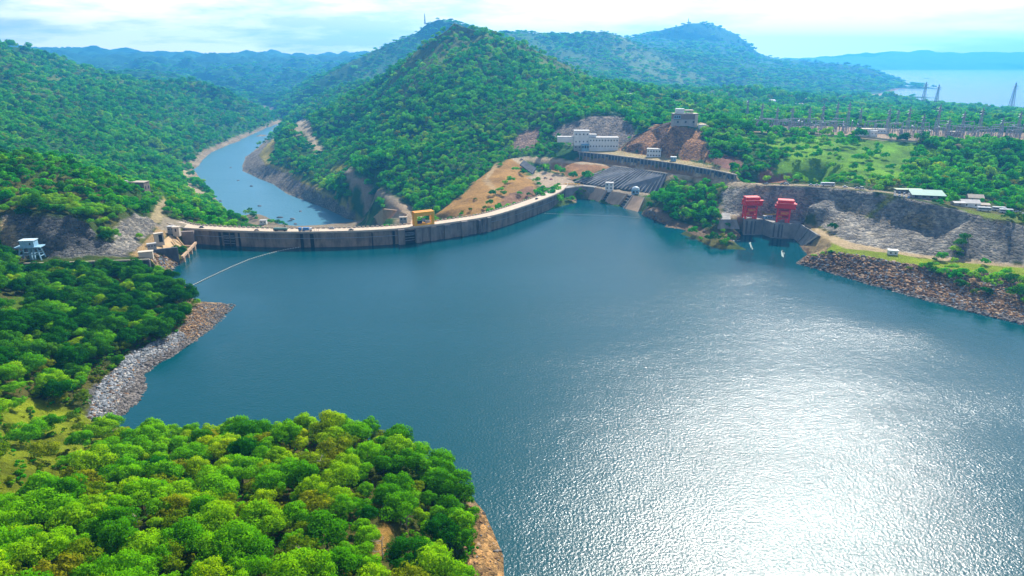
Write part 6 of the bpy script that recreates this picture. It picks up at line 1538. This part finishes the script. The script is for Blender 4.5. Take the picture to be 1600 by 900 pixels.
# ------------------------------------------------------------------ boulders
def rock_mesh(name, seed, m):
    r = random.Random(seed); bm = bmesh.new(); bmesh.ops.create_icosphere(bm, subdivisions=2, radius=1.0)
    ax = [(Vector((r.gauss(0, 1), r.gauss(0, 1), r.gauss(0, 1))).normalized(), r.uniform(.45, .85)) for _ in range(9)]
    for v in bm.verts:
        p = v.co.copy()
        for n, d in ax:
            k = p.dot(n)
            if k > d: p -= n * (k - d)
        v.co = Vector((p.x * r.uniform(.95, 1.05), p.y, p.z * .75))
    me = bpy.data.meshes.new(name); bm.to_mesh(me); bm.free(); me.materials.append(m); return me
def rock_material(name, stops):
    m, nt = mat(name); oi = N(nt, 'ShaderNodeObjectInfo'); n1 = noise(nt, 1.2, 4, .65, position(nt))
    c = mix_rgb(nt, .6, ramp(nt, oi.outputs['Random'], stops), ramp(nt, n1, [(.3, (.6, .6, .6)), (.7, (1.3, 1.25, 1.2))]), 'MULTIPLY')
    surface(nt, c, .9, n1, .5, .3, spec=.2); return m
RK_GREY = rock_material('grey_rock', [(0, (.10, .115, .13)), (.5, (.20, .22, .24)), (.85, (.32, .33, .34)), (1, (.38, .34, .27))])
RK_TAN = rock_material('tan_rock', [(0, (.08, .05, .035)), (.45, (.20, .115, .06)), (.8, (.33, .20, .10)), (1, (.36, .27, .18))])
RK_DARK = rock_material('wet_rock', [(0, (.06, .055, .05)), (.6, (.13, .12, .115)), (1, (.24, .21, .18))])
ROCKS = [rock_mesh('rock', 300 + i, m) for i, m in enumerate((RK_GREY, RK_GREY, RK_TAN, RK_TAN, RK_DARK))]
def rocks_in(poly, n, seed, s0, s1, kinds, label, world=False, lift=.1):
    r = np.random.default_rng(seed); P = poly if world else [tuple(W(a, b, z=zz)[:2]) for a, b, zz in poly]
    xs, ys = [p[0] for p in P], [p[1] for p in P]
    x = r.uniform(min(xs), max(xs), n * 6); y = r.uniform(min(ys), max(ys), n * 6); k = in_poly(x, y, P); x, y = x[k][:n], y[k][:n]
    pts, scl, rot, idx = [], [], [], []
    for a, b in zip(x.tolist(), y.tolist()):
        z = ground(a, b, -9)
        if z < -1.2: continue
        s = s0 + (s1 - s0) * r.random() ** 2.5
        pts.append((a, b, z + s * lift)); scl.append((s * r.uniform(.8, 1.4), s * r.uniform(.8, 1.2), s * r.uniform(.7, 1.1))); rot.append((r.uniform(-.4, .4), r.uniform(-.4, .4), r.uniform(0, 6.28)))
        idx.append(4 if z < 1.3 * r.random() + .4 else kinds[r.integers(len(kinds))])
    stuff('boulders', ROCKS, pts, scl, rot, idx, label, 'boulders')
rocks_in([(137, 652, 3), (152, 604, 3), (178, 576, 4), (200, 552, 4), (233, 535, 4), (262, 520, 4), (278, 512, 4), (300, 535, 0), (262, 562, 0), (224, 586, 0), (230, 606, 0), (212, 634, 0), (172, 664, 0)], 6000, 1, .35, 1.1, (0, 1, 0, 1, 0, 1, 0, 1, 2), 'grey boulders and cobbles heaped along the near wooded shore')
rocks_in([(278, 512, 4), (292, 495, 4), (308, 470, 3), (372, 474, 0), (334, 516, 0), (300, 538, 0)], 2000, 2, .25, .9, (2, 3, 2, 3, 0), 'tan stones covering the tip of the rocky spit')
rocks_in([(1243, 412, 0), (1262, 398, 3), (1295, 397, 9), (1345, 404, 10), (1400, 414, 10), (1500, 428, 10), (1600, 438, 10), (1760, 458, 10), (1760, 542, 0), (1600, 508, 0), (1500, 484, 0), (1400, 457, 0), (1330, 437, 0), (1280, 422, 0)], 12000, 3, .35, 1.6, (2, 3, 2, 3, 0), 'reddish brown boulders piled on the bank below the grass strip')
rocks_in([(1004, 330, 3), (1020, 331, 6), (1060, 350, 6), (1115, 365, 5), (1156, 364, 4), (1160, 371, 0), (1150, 376, 0), (1110, 374, 0), (1080, 364, 0), (1040, 352, 0), (1000, 335, 0)], 900, 4, .4, 1.6, (2, 3, 2, 0), 'brown boulders along the shore of the wooded point')
rocks_in([(240, 399, 8), (275, 412, 1), (283, 414, 0), (258, 433, 0), (236, 424, 2), (232, 410, 5)], 260, 5, .4, 1.7, (2, 3, 0), 'tan rocks at the foot of the old intake basin')
rocks_in([(788, 940, 0), (787, 868, 0), (772, 834, 0), (757, 799, 0), (735, 773, 0), (722, 780, 4), (726, 830, 8), (722, 880, 9), (718, 950, 10)], 110, 6, .2, .8, (2, 3, 2, 3, 0), 'tan rocks along the outer edge of the near headland')
for px, py, s, lab in ((392, 291, 3.0, 'low dark rock in the river with white water round it'), (345, 314, 2.5, 'dark rock in the river near the wooded left bank'), (437, 340, 3.0, 'dark rock in the river beyond the small island'), (372, 282, 2.2, 'small rock in the river near the far bank'), (453, 345, 2.4, 'small rock in the river next to the dam crest'), (458, 342, 3.4, 'flat rock in the river beyond the lorries on the dam'), (461, 350, 2.6, 'low rock in the river close behind the lorries on the dam'), (405, 322, 2.6, 'rock in midstream of the river above the island'), (470, 330, 2.4, 'small rock by the far rocky bank of the river'), (360, 262, 2.6, 'rock in the upper bend of the river')):
    o = link('river_rock', ROCKS[4], None); o.location = W(px, py, z=-69.8); o.scale = (s * 1.8, s, s * .8); o.rotation_euler = (0, 0, px); tag(o, lab, 'rock', 'rocks in the river')

# ------------------------------------------------------------------ single bushes
def bush(px, py, size, kind, label, group):
    p = gz(px, py)
    o = link('bush', kind[rs.randrange(len(kind))], None); o.location = p + Vector((0, 0, -.1)); q = size / 10.0
    o.scale = (q * rs.uniform(.9, 1.15), q * rs.uniform(.9, 1.15), q * rs.uniform(.75, 1.0)); o.rotation_euler = (0, 0, rs.uniform(0, 6.28)); tag(o, label, 'bush', group)
BR, DK, HI, OL = FARB, FARD, FARC, FARO
for px, py, s, k in ((772, 252, 11, BR), (783, 254, 9, HI), (804, 268, 9, HI), (815, 273, 8, DK), (797, 285, 10, HI), (790, 290, 8, BR), (768, 306, 9, HI), (781, 303, 9, BR), (788, 306, 8, BR), (812, 305, 6, HI), (826, 306, 6, DK), (765, 322, 9, BR), (742, 313, 5, OL), (735, 330, 6, OL), (722, 333, 5, OL), (757, 327, 6, OL)):
    bush(px, py, s, k, ('bright' if k is BR else 'olive' if k is OL else 'deep') + ' green bush scattered on the ochre slope behind the dam', 'bushes on the ochre slope')
for px, py, s, k in ((1440, 419, 6, HI), (1449, 422, 7, BR), (1458, 428, 8, DK), (1462, 418, 6, BR), (1474, 432, 9, HI), (1488, 424, 8, BR), (1490, 440, 10, HI), (1500, 450, 9, DK), (1505, 432, 8, HI), (1520, 440, 9, BR), (1532, 430, 7, HI), (1545, 452, 13, BR), (1556, 440, 9, HI), (1538, 462, 9, DK), (1570, 432, 8, HI), (1580, 444, 9, DK), (1592, 470, 15, DK), (1600, 456, 12, HI), (1612, 482, 12, BR), (1537, 414, 7, HI), (1460, 408.5, 4, DK), (1491, 412, 6, BR), (1576, 427, 6, HI), (1285, 399, 4, BR), (1270, 403, 5, BR), (1297, 396, 4, HI), (1420, 422, 5, OL), (1520, 460, 6, OL)):
    bush(px, py, s, k, ('bright' if k is BR else 'olive' if k is OL else 'deep') + ' green bush among the brown boulders under the grass strip', 'bushes on the boulder bank')
for px, py, s, k, lab in ((1492, 397, 9, BR, 'round bright bush low on the cliff face'), (1500, 386, 8, DK, 'dark bush halfway up the cliff above the round bright one'), (1507, 377, 8, DK, 'topmost dark bush in the cleft of the cliff'), (1497, 402, 6, DK, 'small dark bush at the foot of the cliff below the round one')):
    bush(px, py, s, k, lab, 'bushes on the cliff')
for px, py, s, k in ((391, 331, 8, DK), (396, 341, 9, DK), (401, 344, 7, HI), (420, 349, 9, HI), (427, 350, 10, HI), (434, 351, 9, DK), (441, 352, 8, HI), (446, 354, 7, DK)):
    bush(px, py, s, k, 'dark green bush on the small river island beyond the dam', 'bushes on the river island')
for px, py, s, k in ((900, 303, 5, HI), (908, 306, 5, BR), (913, 301, 5, OL), (906, 298, 4, HI), (941, 309, 3, HI)):
    bush(px, py, s, k, 'small green bush on the bank between the bridge and the aprons', 'bushes by the aprons')
